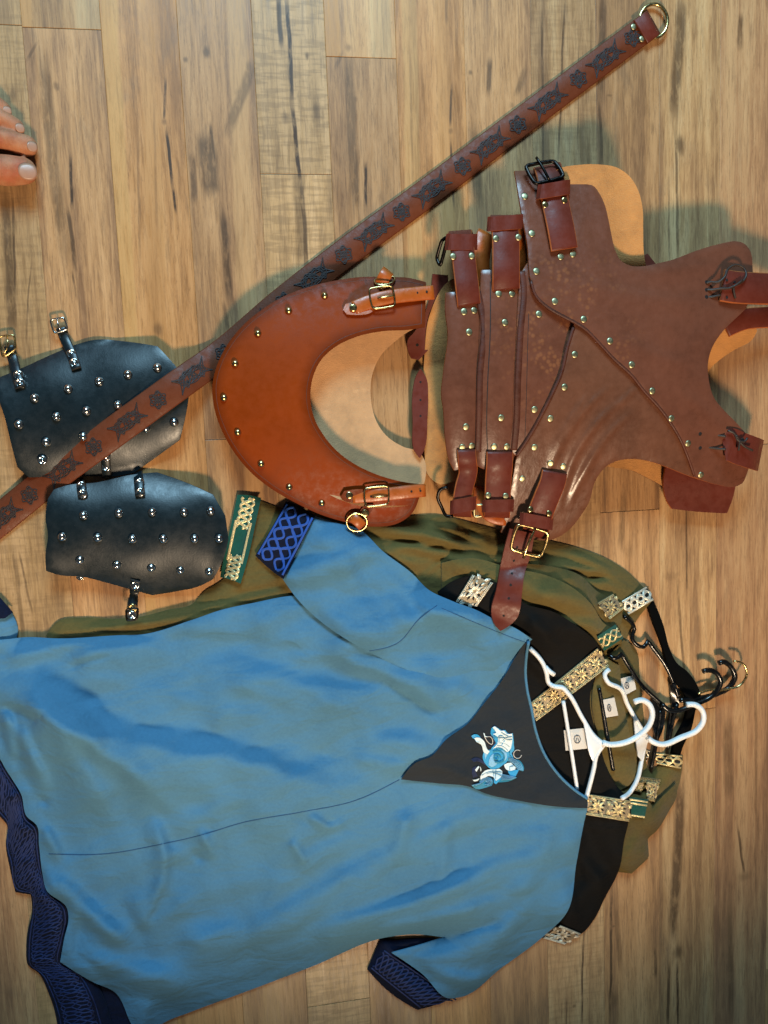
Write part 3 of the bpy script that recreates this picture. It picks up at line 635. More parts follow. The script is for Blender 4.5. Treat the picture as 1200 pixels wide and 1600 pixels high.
# ---- olive tunic with the green trim (top olive one)
oa = thing('tunic', 'olive tunic with green and gold knot trim at the neck, directly under the black one', 'tunic', gl(760, 930), OG)
za = drape(.003, .008, 16, creases(9, (710, 930, 885, 980), .4, .3, (50, 90), (3.5, 7), (6, 9))+[([(700, 880), (760, 900), (840, 930), (900, 960)], 8, 10, 24), ([(830, 905), (880, 925), (925, 960)], 7, 8, 18)], 4)
sheet('body', [(690, 880), (730, 872), (800, 888), (850, 898), (890, 915), (925, 945), (945, 975), (968, 985), (972, 1005), (945, 1010), (930, 1005), (900, 990), (850, 1000), (760, 960), (690, 930)], za, 'olive', oa, .002, 6)
sheet('neck_back', [(930, 1060), (938, 1040), (950, 1030), (968, 1040), (975, 1100), (985, 1150), (995, 1190), (985, 1225), (968, 1235), (948, 1200), (935, 1150), (925, 1100)], drape(.002, .004, 10, [([(932, 1070), (932, 1130), (948, 1195)], 4, 5, 7), ([(945, 1125), (965, 1125)], 2, 4, 4)], 4), 'olive', oa, .002, 5)
sheet('shoulder', [(965, 1235), (985, 1240), (1012, 1250), (1020, 1262), (1040, 1240), (1056, 1225), (1058, 1240), (1045, 1268), (1026, 1296), (1012, 1308), (1014, 1338), (1000, 1352), (985, 1364), (968, 1355), (955, 1300)], drape(.003, .006, 12, [([(1010, 1290), (990, 1320), (975, 1345)], 7, 7, 9), ([(1040, 1240), (1015, 1275)], 4, 6, 8)], 4), 'olive2', oa, .002, 5)
q = [(933, 995), (962, 976), (974, 997), (944, 1017)]; o, zf = bandsheet('green_trim', q, 'green', oa); knotband('knot_embroidery', q, o, zf, 'gold', .12, 2, strands=3, amp=.3, border=False)
q = [(983, 1245), (1013, 1250), (1007, 1279), (987, 1276)]; o, zf = bandsheet('green_trim', q, 'green', oa)
fq, _ = quadmap(q); strokes('gold_stripe', [mp(fq, [(t, v) for t in np.linspace(0, 1, 10)]) for v in (.12, .3, .92)], 3, zf, .0008, 'gold', o)
tag([(940, 1094), (960, 1090), (966, 1118), (942, 1122)], oa)

# ---- black tunic
bk = thing('tunic', 'black tunic with broad star brocade bands, lying under the blue tunic', 'tunic', gl(900, 1150))
zk = drape(.003, .008, 16, creases(14, (880, 950, 1290, 1420), 1.75, .35, (40, 100), (4, 8), (6, 10))+creases(10, (760, 900, 950, 1050), .5, .3, (40, 90), (3.5, 7), (6, 10))+[([(760, 940), (830, 960), (900, 985)], 6, 8, 14), ([(850, 1010), (900, 1010)], 4, 8, 8)], 5)
sheet('body', [(684, 925), (715, 905), (740, 900), (770, 908), (800, 925), (817, 941), (867, 957), (900, 977), (930, 1002), (950, 1038), (932, 1056), (922, 1090), (926, 1125), (936, 1157), (947, 1197), (962, 1226), (978, 1244), (985, 1255), (982, 1285), (976, 1309), (968, 1357), (944, 1405), (928, 1437), (907, 1460), (885, 1467), (865, 1440), (850, 1300), (800, 1080), (740, 990), (690, 950)], zk, 'blk', bk, .002, 6)
q = [(738, 898), (712, 940), (745, 948), (771, 911)]; o, zf = bandsheet('brocade_trim', q, 'brocg', bk); brocade('star_pattern', q, o, zf, 'silver')
q = [(826, 1101), (934, 1013), (952, 1041), (838, 1127)]; o, zf = bandsheet('brocade_trim', q, 'brocg', bk); brocade('star_pattern', q, o, zf, 'gold')
q = [(920, 1241), (985, 1251), (983, 1284), (914, 1273)]; o, zf = bandsheet('brocade_trim', q, 'brocg', bk); brocade('star_pattern', q, o, zf, 'gold')
q = [(876, 1446), (908, 1459), (882, 1476), (848, 1466)]; o, zf = bandsheet('brocade_trim', q, 'brocg', bk); brocade('star_pattern', q, o, zf, 'silver')
tag([(881, 1141), (920, 1137), (923, 1169), (884, 1173)], bk)
def white_hanger(label, arms, bar, hook, web):
    h = thing('clothes_hanger', label, 'hanger', gl(*hook[0][:2]), GH)
    for p in arms: tube('arm', pth([(x, y, float(supp(x, y))+.007) for x, y in p], 5, corner=100), .0034, 'white', h, seg=10)
    if bar: tube('crossbar', pth([(x, y, float(supp(x, y))+.0045) for x, y in bar], 6), .003, 'white', h, seg=8)
    tube('hook', pth(hook, 4, corner=120), .0042, 'white', h, seg=10)
    sheet('web', web, drape(.008, .0015, 5, (), 3), 'white', h, .003, 5, 30)
white_hanger('white plastic hanger lying over the black tunic, its hook outermost of the white two', [[(952, 1046), (945, 1053), (952, 1068), (962, 1072), (968, 1075), (980, 1100), (997, 1130), (1010, 1150)], [(1010, 1150), (1003, 1185), (994, 1222), (985, 1237), (972, 1247)]], None,
   [(1012, 1152, 0.0240), (1020, 1159, 0.0256), (1032, 1163, 0.0264), (1065, 1152, 0.0272), (1090, 1140, 0.0288), (1099, 1126, 0.0304), (1097, 1110, 0.0312), (1088, 1102, 0.0320), (1073, 1101, 0.0320)], [(990, 1118), (1000, 1132), (1016, 1154), (1008, 1170), (1004, 1190), (997, 1182), (993, 1150)])

# ---- blue tunic
bl = thing('tunic', 'blue tunic with charcoal neck facing and pale blue beast emblem, topmost of the pile', 'tunic', gl(450, 1200))
sheet('hem_back', [(-80, 900), (-30, 925), (0, 937), (17, 957), (28, 985), (22, 1006), (-20, 1015), (-80, 1010)], drape(.004, .012, 12, (), 3), 'blue', bl, .002, 6)
o, zf = bandsheet('hem_trim', [(-80, 893), (-30, 918), (0, 934), (20, 957), (8, 966), (-30, 968), (-80, 960)], 'navy', bl, .003)
sheet('lining', [(60, 1380), (110, 1410), (120, 1500), (160, 1530), (230, 1570), (225, 1640), (130, 1640), (80, 1480)], drape(.003, .006, 12, (), 3), 'navy', bl, .002, 7)
hem_in = [(-60, 1120), (0, 1186), (9, 1202), (20, 1219), (33, 1241), (42, 1276), (57, 1289), (61, 1320), (66, 1363), (72, 1390), (105, 1420), (107, 1433), (100, 1468), (94, 1503), (131, 1525), (149, 1556), (162, 1595), (175, 1650)]
hem_out = [(97, 1650), (90, 1604), (85, 1578), (74, 1547), (61, 1521), (44, 1508), (41, 1481), (44, 1451), (50, 1425), (48, 1398), (24, 1394), (15, 1355), (9, 1320), (11, 1289), (0, 1276), (-60, 1210)]
hz_ = drape(.004, .010, 9, [([(20, 1290), (60, 1300)], 6, 7, 7), ([(48, 1400), (80, 1400)], 7, 6, 6), ([(10, 1250), (40, 1235)], 6, 6, 6), ([(40, 1500), (90, 1500)], 5, 6, 6), ([(18, 1350), (64, 1345)], 4, 7, 7), ([(45, 1455), (100, 1455)], 4, 7, 7), ([(75, 1555), (140, 1550)], 5, 7, 7)], 3, .002)
hin2 = [(x+10, y-4) for x, y in hem_in]
o, zf = sheet('hem_trim', hin2+hem_out, hz_, 'navy', bl, .002, 5, 60)
L = []; rngk = np.linspace(0, 1, 46)
ci = smooth(hem_in, 6, False, 90); co = smooth(hem_out[::-1], 6, False, 90)
def ladder(v, k=220):
    a = ci[np.clip((np.linspace(0, 1, k)*(len(ci)-1)).astype(int), 0, len(ci)-1)]; b = co[np.clip((np.linspace(0, 1, k)*(len(co)-1)).astype(int), 0, len(co)-1)]
    return a*(1-v[:, None])+b*v[:, None]
t = np.linspace(0, 1, 220)
for ph in (0, 1.05, 2.09, 3.14, 4.18, 5.2): L.append(ladder(.5+.36*np.sin(t*95+ph)))
for v in (.08, .92): L.append(ladder(np.full(220, v)))
strokes('knot_embroidery', L, 2.2, zf, .0006, 'navydark', o)
# far cuff (lower sleeve)
cz = drape(.003, .016, 14, [([(590, 1505), (660, 1555)], 3, 8, 8)], 3)
o, zf = sheet('cuff', [(596, 1464), (612, 1468), (640, 1467), (680, 1466), (660, 1476), (628, 1490), (645, 1506), (690, 1545), (714, 1556), (690, 1567), (652, 1578), (612, 1553), (574, 1515)], cz, 'navy', bl, .002, 5, 40)
q = [(601, 1484), (716, 1562), (654, 1575), (579, 1514)]; knotband('knot_embroidery', q, o, zf, 'navydark', .07, 7, strands=4, amp=.36)
# near cuff lies on the olive sleeve
blue_folds = [   # path, height mm, width above / below (for a path read left to right)
 ([(-20, 1062), (0, 1068), (60, 1090), (110, 1124), (165, 1156), (230, 1174), (320, 1188), (415, 1206), (510, 1233), (620, 1240)], 17, 30, 80),
 ([(-10, 1085), (60, 1106), (120, 1146), (190, 1196), (245, 1240), (290, 1285)], 12, 26, 14),
 ([(20, 1098), (70, 1128), (115, 1180), (150, 1235), (175, 1295)], 10, 18, 30), ([(5, 1110), (35, 1150), (55, 1195), (80, 1245)], 9, 10, 12), ([(2, 1105), (14, 1150), (22, 1195)], 7, 8, 8),
 ([(60, 1362), (95, 1386), (140, 1428), (180, 1462), (225, 1482)], 16, 17, 15), ([(66, 1290), (82, 1320), (92, 1350)], 9, 10, 10), ([(232, 1265), (250, 1305), (258, 1345), (250, 1395), (228, 1450)], 7, 9, 14),
 ([(95, 1490), (170, 1508), (250, 1530), (330, 1540)], 10, 22, 26),
 ([(-10, 1030), (60, 1016), (120, 1003), (200, 1000)], 10, 12, 16), ([(92, 1034), (140, 1022), (200, 1012), (280, 1004)], 10, 12, 26),
 ([(315, 1042), (400, 1062), (480, 1077), (570, 1083), (650, 1078)], 10, 20, 48), ([(545, 1145), (620, 1162), (690, 1172)], 7, 16, 28), ([(545, 1185), (600, 1192), (650, 1195)], 5, 10, 14),
 ([(485, 1000), (550, 1032), (620, 1055), (680, 1092), (718, 1122)], 14, 44, 15), ([(700, 1060), (750, 1090), (770, 1085)], 4, 14, 12),
 ([(385, 1452), (470, 1416), (540, 1381), (630, 1340)], 10, 22, 42), ([(465, 1468), (560, 1438), (660, 1410), (740, 1374), (800, 1338)], 13, 17, 42), ([(560, 1460), (650, 1444), (720, 1425), (800, 1400)], 7, 12, 18),
 ([(270, 1470), (360, 1462), (450, 1440)], 6, 24, 30), ([(452, 1312), (470, 1335), (478, 1352)], 5, 6, 7), ([(478, 1268), (505, 1288), (545, 1284)], 5, 7, 7), ([(308, 1290), (330, 1330), (337, 1352)], 5, 9, 9),
 ([(640, 1262), (628, 1310), (610, 1352)], 6, 14, 16), ([(700, 1275), (695, 1330), (682, 1390)], 4, 12, 14), ([(860, 1290), (835, 1360), (790, 1420)], 6, 18, 26), ([(380, 1250), (440, 1300), (480, 1370)], 5, 30, 34),
 ([(640, 1490), (690, 1494), (750, 1482), (815, 1456)], 5, 16, 18), ([(650, 1506), (700, 1524), (740, 1532), (785, 1512)], 8, 12, 18), ([(770, 1480), (800, 1440), (850, 1400)], 5, 14, 14), ([(300, 1100), (380, 1118), (460, 1128)], 5, 18, 30),
]
blue_folds = [(p, a*1.75, b*.95, c) for p, a, b, c in blue_folds]
blue_folds += creases(24, (60, 640, 1020, 1230), .22, .14, (80, 170), (2.5, 5.5), (8, 15))+creases(26, (220, 860, 1270, 1500), -.45, .22, (80, 180), (2.5, 5.5), (8, 15))+creases(12, (40, 230, 1130, 1420), 1.1, .25, (60, 120), (2, 4), (7, 12))
for k in range(10):   # small random creases
    x, y = random.uniform(80, 800), random.uniform(1030, 1520); a = random.gauss(.2, .6); l = random.uniform(30, 70)
    blue_folds.append(([(x, y), (x+l*.5*math.cos(a), y+l*.5*math.sin(a)+random.uniform(-4, 4)), (x+l*math.cos(a), y+l*math.sin(a))], random.uniform(.8, 2.0), random.uniform(5, 10), random.uniform(5, 10)))
blue_folds += [(p, -7, 3.4, 5) for p in ([(694, 1464), (740, 1452), (790, 1436)], [(100, 1048), (130, 1034), (180, 1026)], [(230, 1440), (245, 1420), (255, 1380)], [(300, 1330), (318, 1345)], [(505, 1282), (530, 1288)], [(60, 1246), (78, 1258)], [(0, 1104), (30, 1112), (60, 1130)], [(20, 1108), (34, 1150)], [(590, 1060), (640, 1088), (690, 1120)])]
zbl = drape(.004, .024, 46, blue_folds, 8, .003)
bo = [(-70, 1000), (0, 1000), (44, 996), (87, 998), (188, 993), (219, 992), (300, 969), (347, 953), (393, 943), (461, 931), (520, 935), (600, 940), (669, 935), (706, 941), (748, 956), (771, 967), (804, 981), (832, 999),
  (826, 1004), (822, 1030), (821, 1050), (824, 1080), (830, 1106), (837, 1142), (852, 1181), (873, 1211), (900, 1236), (918, 1248), (918, 1263), (915, 1275), (901, 1347), (885, 1427), (848, 1464), (784, 1512), (720, 1558), (702, 1560), (660, 1522), (612, 1489), (645, 1480), (694, 1465), (650, 1460), (602, 1465), (488, 1510), (380, 1551), (304, 1579), (253, 1600), (220, 1625), (205, 1600), (180, 1551), (144, 1534), (94, 1503), (100, 1468), (107, 1433), (105, 1420),
  (72, 1390), (66, 1363), (61, 1320), (57, 1289), (42, 1276), (33, 1241), (20, 1219), (9, 1202), (0, 1186), (-70, 1120)]
bbody, zbf = sheet('body', bo, zbl, 'blue', bl, .002, 4.6, 50)
def seam(name, pts, zf, w=1.5): strokes(name, [smooth(pts, 5, False, 80)], w, zf, .0004, 'seam', bl, .0002)
seam('front_seam', [(624, 1218), (557, 1250), (469, 1269), (380, 1285), (317, 1304), (247, 1320), (165, 1334), (76, 1334)], zbf)
# charcoal facing
fo = [(826, 1003), (822, 1030), (821, 1050), (824, 1080), (830, 1106), (837, 1142), (852, 1181), (873, 1211), (900, 1236), (918, 1248), (918, 1263), (858, 1259), (810, 1251), (762, 1241), (732, 1229), (684, 1224), (627, 1218), (648, 1193), (675, 1181), (696, 1157), (732, 1130), (756, 1100), (786, 1061), (807, 1025), (823, 1004)]
zfc = drape(.0022, .001, 10, [([(650, 1205), (690, 1200), (720, 1212), (750, 1236)], 6, 8, 6), ([(735, 1130), (745, 1160), (740, 1185)], 3, 7, 9), ([(790, 1110), (800, 1150), (805, 1180)], 2.5, 10, 10)], 1)
fo_, zff = sheet('neck_facing', fo, zfc, 'grey', bl, .001, 4.5, 40)
tube('neck_binding', pth([(x, y, float(zff(np.array([x]), np.array([y]))[0])+.001) for x, y in fo[:10]], 5), .0022, 'blue', bl, seg=6)
# emblem: a knotwork beast in satin stitch
E0 = lambda pts: [(725+x/12., 1125+y/12.) for x, y in pts]
em = [('tht', [[(140, 1222), (285, 1180), (300, 1110), (400, 1065), (505, 1080), (545, 1150), (520, 1232), (400, 1272), (220, 1292)], [(690, 1010), (850, 1040), (995, 1078), (900, 1130), (650, 1170), (640, 1100)], [(800, 690), (900, 720), (1040, 760), (1110, 850), (1125, 910), (1110, 965), (1040, 940), (960, 860), (880, 790), (800, 770)]]),
 ('thb', [[(520, 150), (570, 108), (640, 150), (700, 190), (760, 185), (830, 250), (912, 244), (925, 320), (935, 460), (940, 560), (895, 620), (930, 725), (860, 720), (830, 700), (800, 790), (720, 850), (640, 905), (530, 925), (440, 870), (380, 790), (350, 690), (370, 600), (470, 560), (520, 590), (512, 535), (560, 480), (605, 420), (600, 330), (500, 260)],
  [(135, 300), (200, 268), (275, 288), (320, 345), (240, 350), (185, 352)], [(820, 950), (950, 935), (1035, 928), (1010, 975), (965, 1065), (880, 1060), (840, 1000)], [(560, 1060), (700, 1030), (720, 1010), (690, 1100), (600, 1205), (560, 1180)]]),
 ('thp', [[(470, 760), (500, 680), (560, 630), (545, 700), (570, 765), (630, 795), (600, 845), (520, 885), (462, 850)], [(690, 560), (780, 600), (810, 680), (770, 760), (720, 770), (745, 680), (720, 610)], [(380, 610), (470, 600), (420, 690), (400, 740)]]),
 ('thw', [[(535, 140), (575, 122), (622, 150), (695, 205), (740, 200), (815, 262), (900, 256), (908, 330), (905, 410), (890, 480), (860, 570), (805, 600), (760, 565), (690, 530), (600, 522), (535, 545), (610, 460), (640, 385), (632, 305), (540, 262), (600, 245), (590, 205)],
  [(190, 345), (260, 325), (330, 350), (390, 420), (422, 520), (482, 592), (440, 645), (372, 605), (340, 500), (300, 420), (232, 412)], [(748, 845), (800, 812), (880, 800), (972, 890), (955, 932), (850, 952), (795, 930)],
  [(308, 1065), (340, 1000), (410, 942), (500, 925), (592, 925), (660, 915), (716, 960), (712, 1040), (670, 1090), (600, 1140), (560, 1080), (480, 1050), (400, 1060), (312, 1118)], [(205, 935), (270, 860), (290, 880), (235, 972)], [(300, 870), (325, 940), (312, 970)], [(160, 1122), (215, 1118), (290, 1090), (270, 1130), (190, 1152)], [(362, 240), (385, 250), (400, 300), (440, 320), (385, 322)]])]
for k, (mt, pl) in enumerate(em): st_ = patches('beast_embroidery', [smooth(E0(p), 2.2, True, 50) for p in pl], zff, .0008+.0004*k, mt, bl, .0004); st_['kind'] = 'stuff'
def S12(*ls): return [smooth(E0(l), 1.6, False, 90) for l in ls]
def thr(name, ls, w_, h_, mt): o_ = strokes(name, ls, w_, zff, h_, mt, bl); o_['kind'] = 'stuff'
spiral = E0([(610+(20+100*t/3.2)*math.cos(t*3.9-.5), 705+(20+100*t/3.2)*math.sin(t*3.9-.5)) for t in np.linspace(0, 1.75, 40)])
thr('spiral_stitching', [smooth(spiral, 1.5, False, 90)]+S12([(540, 590), (640, 575), (740, 640), (745, 740), (660, 790), (575, 780)]), 2.4, .0026, 'tht')
thr('outline_stitching', S12([(640, 310), (720, 300), (760, 340), (720, 385)], [(740, 330), (820, 370), (900, 360)], [(660, 430), (760, 440), (850, 500)], [(620, 480), (720, 490), (820, 570)], [(600, 525), (700, 535), (790, 600)], [(700, 230), (760, 270), (830, 300)], [(660, 340), (655, 420)], [(850, 880), (930, 860)], [(850, 880), (860, 945)],
  [(420, 1010), (520, 990), (700, 1045)], [(540, 935), (560, 1060)], [(600, 930), (590, 1100)], [(330, 1040), (430, 985), (710, 980)], [(870, 560), (850, 640), (900, 700)], [(640, 330), (780, 330), (900, 310)]), .9, .0027, 'tht')
thr('ear_stitching', S12([(375, 260), (400, 340), (460, 425), (520, 462), (540, 390), (500, 320), (410, 312)], [(1070-130+75*math.cos(a)*1.0+65, 640+78*math.sin(a)) for a in np.linspace(.2, 5.4, 14)]), 1.2, .0016, 'label')
thr('teal_stitching', S12(*[[(150+k*24, 1222-k*5), (300+k*10, 1190-k*4), (330+k*16, 1110+k*6), (430, 1075+k*22), (520-k*8, 1130+k*14), (470-k*20, 1235-k*6)] for k in range(5)], *[[(700, 1020+k*26), (860, 1050+k*16), (980-k*20, 1082+k*8)] for k in range(5)], *[[(830+k*8, 705+k*18), (960, 745+k*24), (1070-k*16, 840+k*20), (1108-k*20, 950-k*4)] for k in range(5)]), .9, .0022, 'thp')
thr('navy_stitching', S12(*[[(140+k*14, 745+k*14), (240, 712+k*18), (340, 760+k*14), (420, 850)] for k in range(4)], *[[(165+k*18, 900-k*10), (160+k*20, 1000), (185+k*22, 1080-k*8)] for k in range(4)], [(420, 330), (520, 300), (590, 380), (560, 460), (480, 500)], [(480, 300), (560, 330), (570, 420)]), 1.3, .0010, 'thn')
# near sleeve, folded over the body
sz = drape(.004, .012, 18, [([(540, 850), (575, 905), (610, 955), (625, 985)], -6, 16, 14), ([(560, 880), (600, 925), (640, 970), (690, 960), (720, 985)], 9, 16, 16), ([(500, 830), (540, 880), (560, 930)], 5, 20, 22), ([(640, 925), (680, 955), (740, 965), (790, 990)], 9, 14, 14), ([(600, 890), (660, 940), (700, 950)], 5, 10, 10), ([(480, 940), (530, 975), (580, 1000)], 5, 14, 12)], 8, .002)
so, zsf = sheet('sleeve', [(491, 806), (520, 815), (561, 827), (599, 862), (645, 897), (669, 921), (706, 939), (748, 955), (771, 967), (804, 981), (832, 999), (824, 1005), (806, 1024), (785, 1050), (740, 1058), (690, 1062), (640, 1048), (575, 1018), (538, 997), (501, 971), (463, 934), (440, 902)], lambda x, y, d: sz(x, y, np.minimum(d, 60))-.010*sst(560, 760, x+(y-900)*.5)*sst(930, 1040, y), 'blue', bl, .002, 4.6, 45)
seam('armhole_seam', [(577, 1017), (622, 1004), (655, 967), (683, 946)], zsf)
seam('shoulder_seam', [(690, 950), (748, 975), (800, 996), (828, 1006)], zsf, 1.)
q = [(449, 784), (400, 868), (441, 904), (492, 806)]
o, zf = sheet('cuff', [(447, 783), (470, 792), (492, 806), (470, 850), (443, 905), (420, 888), (399, 868), (424, 826)], drape(.004, .004, 8, (), 3), 'navy', bl, .002, 5, 40)
f_, _ = quadmap(q); L = []
t = np.linspace(.04, .96, 90)
for a in (.27, .73):
    for s in (1, -1): L.append(mp(f_, np.stack([t, a+s*.17*np.sin((t-.04)/.92*math.pi*5)], 1)))
for s in (1, -1): L.append(mp(f_, np.stack([t, .5+s*.38*np.sin((t-.04)/.92*math.pi*2.5+.8)], 1)))
for v in (.04, .96): L.append(mp(f_, np.stack([t, 0*t+v], 1)))
strokes('knot_embroidery', L, 3.6, zf, .0009, 'royal', o)
# ---- top white hanger sits in the blue neck
white_hanger('white plastic hanger in the neck of the blue tunic, inner hook of the white two',
  [[(828, 1013), (848, 1036), (853, 1048), (858, 1068), (868, 1073), (878, 1074), (888, 1084), (910, 1122), (930, 1152), (944, 1163)], [(944, 1163), (932, 1180), (928, 1200), (921, 1228), (916, 1246)], [(866, 1054), (860, 1050), (852, 1042)]], [(880, 1095), (889, 1150), (902, 1234)],
  [(942, 1160, 0.0328), (950, 1163, 0.0336), (963, 1163, 0.0344), (1000, 1148, 0.0361), (1015, 1132, 0.0377), (1019, 1112, 0.0385), (1013, 1099, 0.0394), (1003, 1094, 0.0394), (991, 1097, 0.0394)], [(910, 1118), (922, 1138), (940, 1160), (946, 1166), (936, 1175), (930, 1196), (922, 1180), (916, 1150)])
# ================================================================== BRACERS
GB = 'studded black leather bracers'
def bracer(label, outl, axis, hw, zmax, studs, straps, snaps, loc, lift=None):
    b = thing('leather_bracer', label, 'bracer', gl(*loc), GB); (ax, ay), (bx, by) = axis; L = math.hypot(bx-ax, by-ay); nx, ny = -(by-ay)/L, (bx-ax)/L
    base = blur(H, 5)
    def z(x, y, d):
        t = ((x-ax)*nx+(y-ay)*ny)/hw
        r = .005+zmax*np.clip(1-np.abs(t)**2.4, 0, 1)
        r = r+.0012*np.sin(x*.05+1)*np.sin(y*.04)
        if lift: r = r+samp(base, x, y)*.9
        return r
    o, zf = sheet('shell', outl, z, 'black', b, .003, 6, 18, rim='blackrim', rnd=.0008)
    for x, y in studs: stud('dome_nickel', x, y, .0060, b, zf)
    for (pts, wd, bk) in straps:
        C = [(x, y, max(float(zf(np.array([x]), np.array([y]))[0]) if inside(np.array(outl, float), np.array([x]), np.array([y]))[0] else 0, float(supp(x, y)))+.002+dz) for x, y, dz in pts]
        s = ribbon('strap', pth(C, 4), wd, .0025, 'black', b, 'blackrim')
        if bk: buckle(bk[0], bk[1], .0013, bk[2], b, bk[3])
    for x, y, k, dz in snaps: stud(k, x, y, .0062, b, z=float(supp(x, y))+.0045+dz, name='snap')
    return b, zf
B1 = [(-12, 600), (-2, 590), (39, 573), (78, 555), (120, 538), (147, 531), (192, 533), (246, 541), (262, 558), (296, 598), (295, 616), (281, 687), (240, 717), (210, 738), (180, 744), (150, 744), (45, 746), (27, 730), (18, 696), (6, 648), (-4, 620)]
b1, zb1 = bracer('studded black bracer crossed by the tooled belt, two buckled straps at its top', B1, ((6, 668), (290, 612)), 100, .024,
  [(246, 574.5), (200, 585), (155, 596), (106.5, 607.5), (54, 622), (184, 633), (135, 642), (88, 651), (29.5, 663), (72, 690.6), (130, 682), (272, 660), (228, 669)],
  [([(32, 606, .001), (25, 580, .001), (19, 556, .002), (14, 540, .003)], .0125, ([(-2, 526), (22, 523), (25, 545), (4, 559)], .009, 'brass', [(4, 556, .011), (12, 540, .014), (11, 526, .010)])),
   ([(120, 577, .001), (112, 553, .001), (100, 526, .002), (95, 512, .003)], .0125, ([(78, 500), (100, 496), (106, 514), (85, 521)], .009, 'nickel', [(95, 518, .011), (91, 508, .014), (89, 498, .010)])),
   ([(164, 706, .001), (166, 730, .001), (167, 746, .001)], .012, None)],
  [(29, 586, 'snap', 0), (31, 598.5, 'snap', 0), (19.5, 557, 'snapb', 0), (116, 567, 'snap', 0), (111.6, 553, 'snap', 0), (99.6, 525, 'snap', 0), (165, 714, 'snap', 0), (166, 729.5, 'snap', 0), (66, 719, 'snap', -.001)], (150, 650))
B2 = [(75, 779), (71, 810), (75, 836), (71, 865), (72, 892), (95, 899), (128, 901), (161, 909), (201, 920), (238, 930), (275, 924), (311, 916), (333, 905), (348, 876), (357, 843), (352, 806), (333, 773), (293, 755), (245, 738), (205, 742), (150, 754), (106, 758), (84, 765)]
b2, zb2 = bracer('studded black bracer beside the green sleeve trim, one buckled strap at its bottom', B2, ((70, 832), (357, 832)), 96, .030,
  [(130.6, 805), (185.6, 801.6), (237.6, 800), (287.5, 800), (329, 798), (97, 838.6), (152.6, 840), (207, 842), (255, 842), (304, 841.5), (342, 841.5), (125, 875), (182.6, 882.6), (236.6, 887), (282, 891), (327, 893)],
  [([(219, 775, .001), (217, 752, .001), (216, 740, .001)], .0125, None), ([(129, 776, .001), (127, 760, .001), (126, 752, .001)], .0115, None),
   ([(212, 906, .001), (210, 925, -.004), (207, 950, .001), (206, 966, .001)], .013, ([(197, 952), (216, 950), (214, 968), (198, 970)], .026, 'iron', None))],
  [(218, 754, 'snap', 0), (219, 769, 'snap', 0), (127, 759, 'snap', 0), (129, 771.5, 'snap', 0), (211.6, 914, 'snap', -.001), (207, 950, 'snapb', 0), (206, 961, 'snap', .002)], (210, 840), True)
stud('snap', 125, 901, .005, b2, z=.004, name='snap')

# ================================================================== BELT
be = thing('tooled_belt', 'long brown leather belt tooled with dark knotwork, ring at its upper end', 'belt', gl(480, 450))
bc = smooth([(1013, 41), (790, 209), (675, 296), (537, 398), (440, 474), (345, 555), (290, 594), (180, 674), (60, 763), (0, 812), (-70, 868)], 6, False, 80)
bz = np.array([float(supp(x, y)) for x, y in bc]); 
for _ in range(6): bz = np.maximum(bz, np.convolve(np.pad(bz, 4, 'edge'), np.ones(9)/9, 'valid'))
bz = np.convolve(np.pad(bz, 4, 'edge'), np.ones(9)/9, 'valid')+.0012
cum = np.concatenate([[0], np.cumsum(np.hypot(*np.diff(bc, axis=0).T))])
wb = np.interp(cum, [0, 600, cum[-1]], [.0365, .0385, .0400])
strap_o = ribbon('strap', P(bc[:, 0], bc[:, 1], bz), wb, .0034, 'belt', be, 'belt')
T_ = nz(bc[3]-bc[0])
tube('ring', P(*np.array([(1021+22*math.cos(a), 33+26.5*math.sin(a), .006+.002*math.cos(a)) for a in np.linspace(0, 2*math.pi, 36, endpoint=False)]).T), .0025, 'brass', be, True)
ribbon('ring_loop', pth([(1000, 51, .0065), (1010, 43.5, .0068), (1016, 39, .007), (1019, 37, .004), (1014, 41, .001)], 3), .0365, .003, 'strap', be, 'belt', wdir=(P(1021, 56, 0)-P(1004, 26, 0)).tolist())
for x, y in ((990, 42), (1003, 61)): stud('cap', x, y, .0042, be, z=.0065)
def beltxy(s, a, b):
    """belt-local (a along, b across, px) around arc length s -> photo px"""
    x = np.interp(s+a, cum, bc[:, 0]); y = np.interp(s+a, cum, bc[:, 1]); x2 = np.interp(s+a+2, cum, bc[:, 0]); y2 = np.interp(s+a+2, cum, bc[:, 1])
    tx, ty = x2-x, y2-y; l = np.hypot(tx, ty)+1e-9; return np.stack([x-ty/l*b, y+tx/l*b], 1)
def beltz(x, y):
    x = np.asarray(x, float); y = np.asarray(y, float); _, _, t = segd(bc, x, y, False, True); return np.interp(t*cum[-1], cum, bz)+.0038
def s_at(x, y): return cum[int(np.argmin((bc[:, 0]-x)**2+(bc[:, 1]-y)**2))]
tt = np.linspace(0, 2*math.pi, 40)
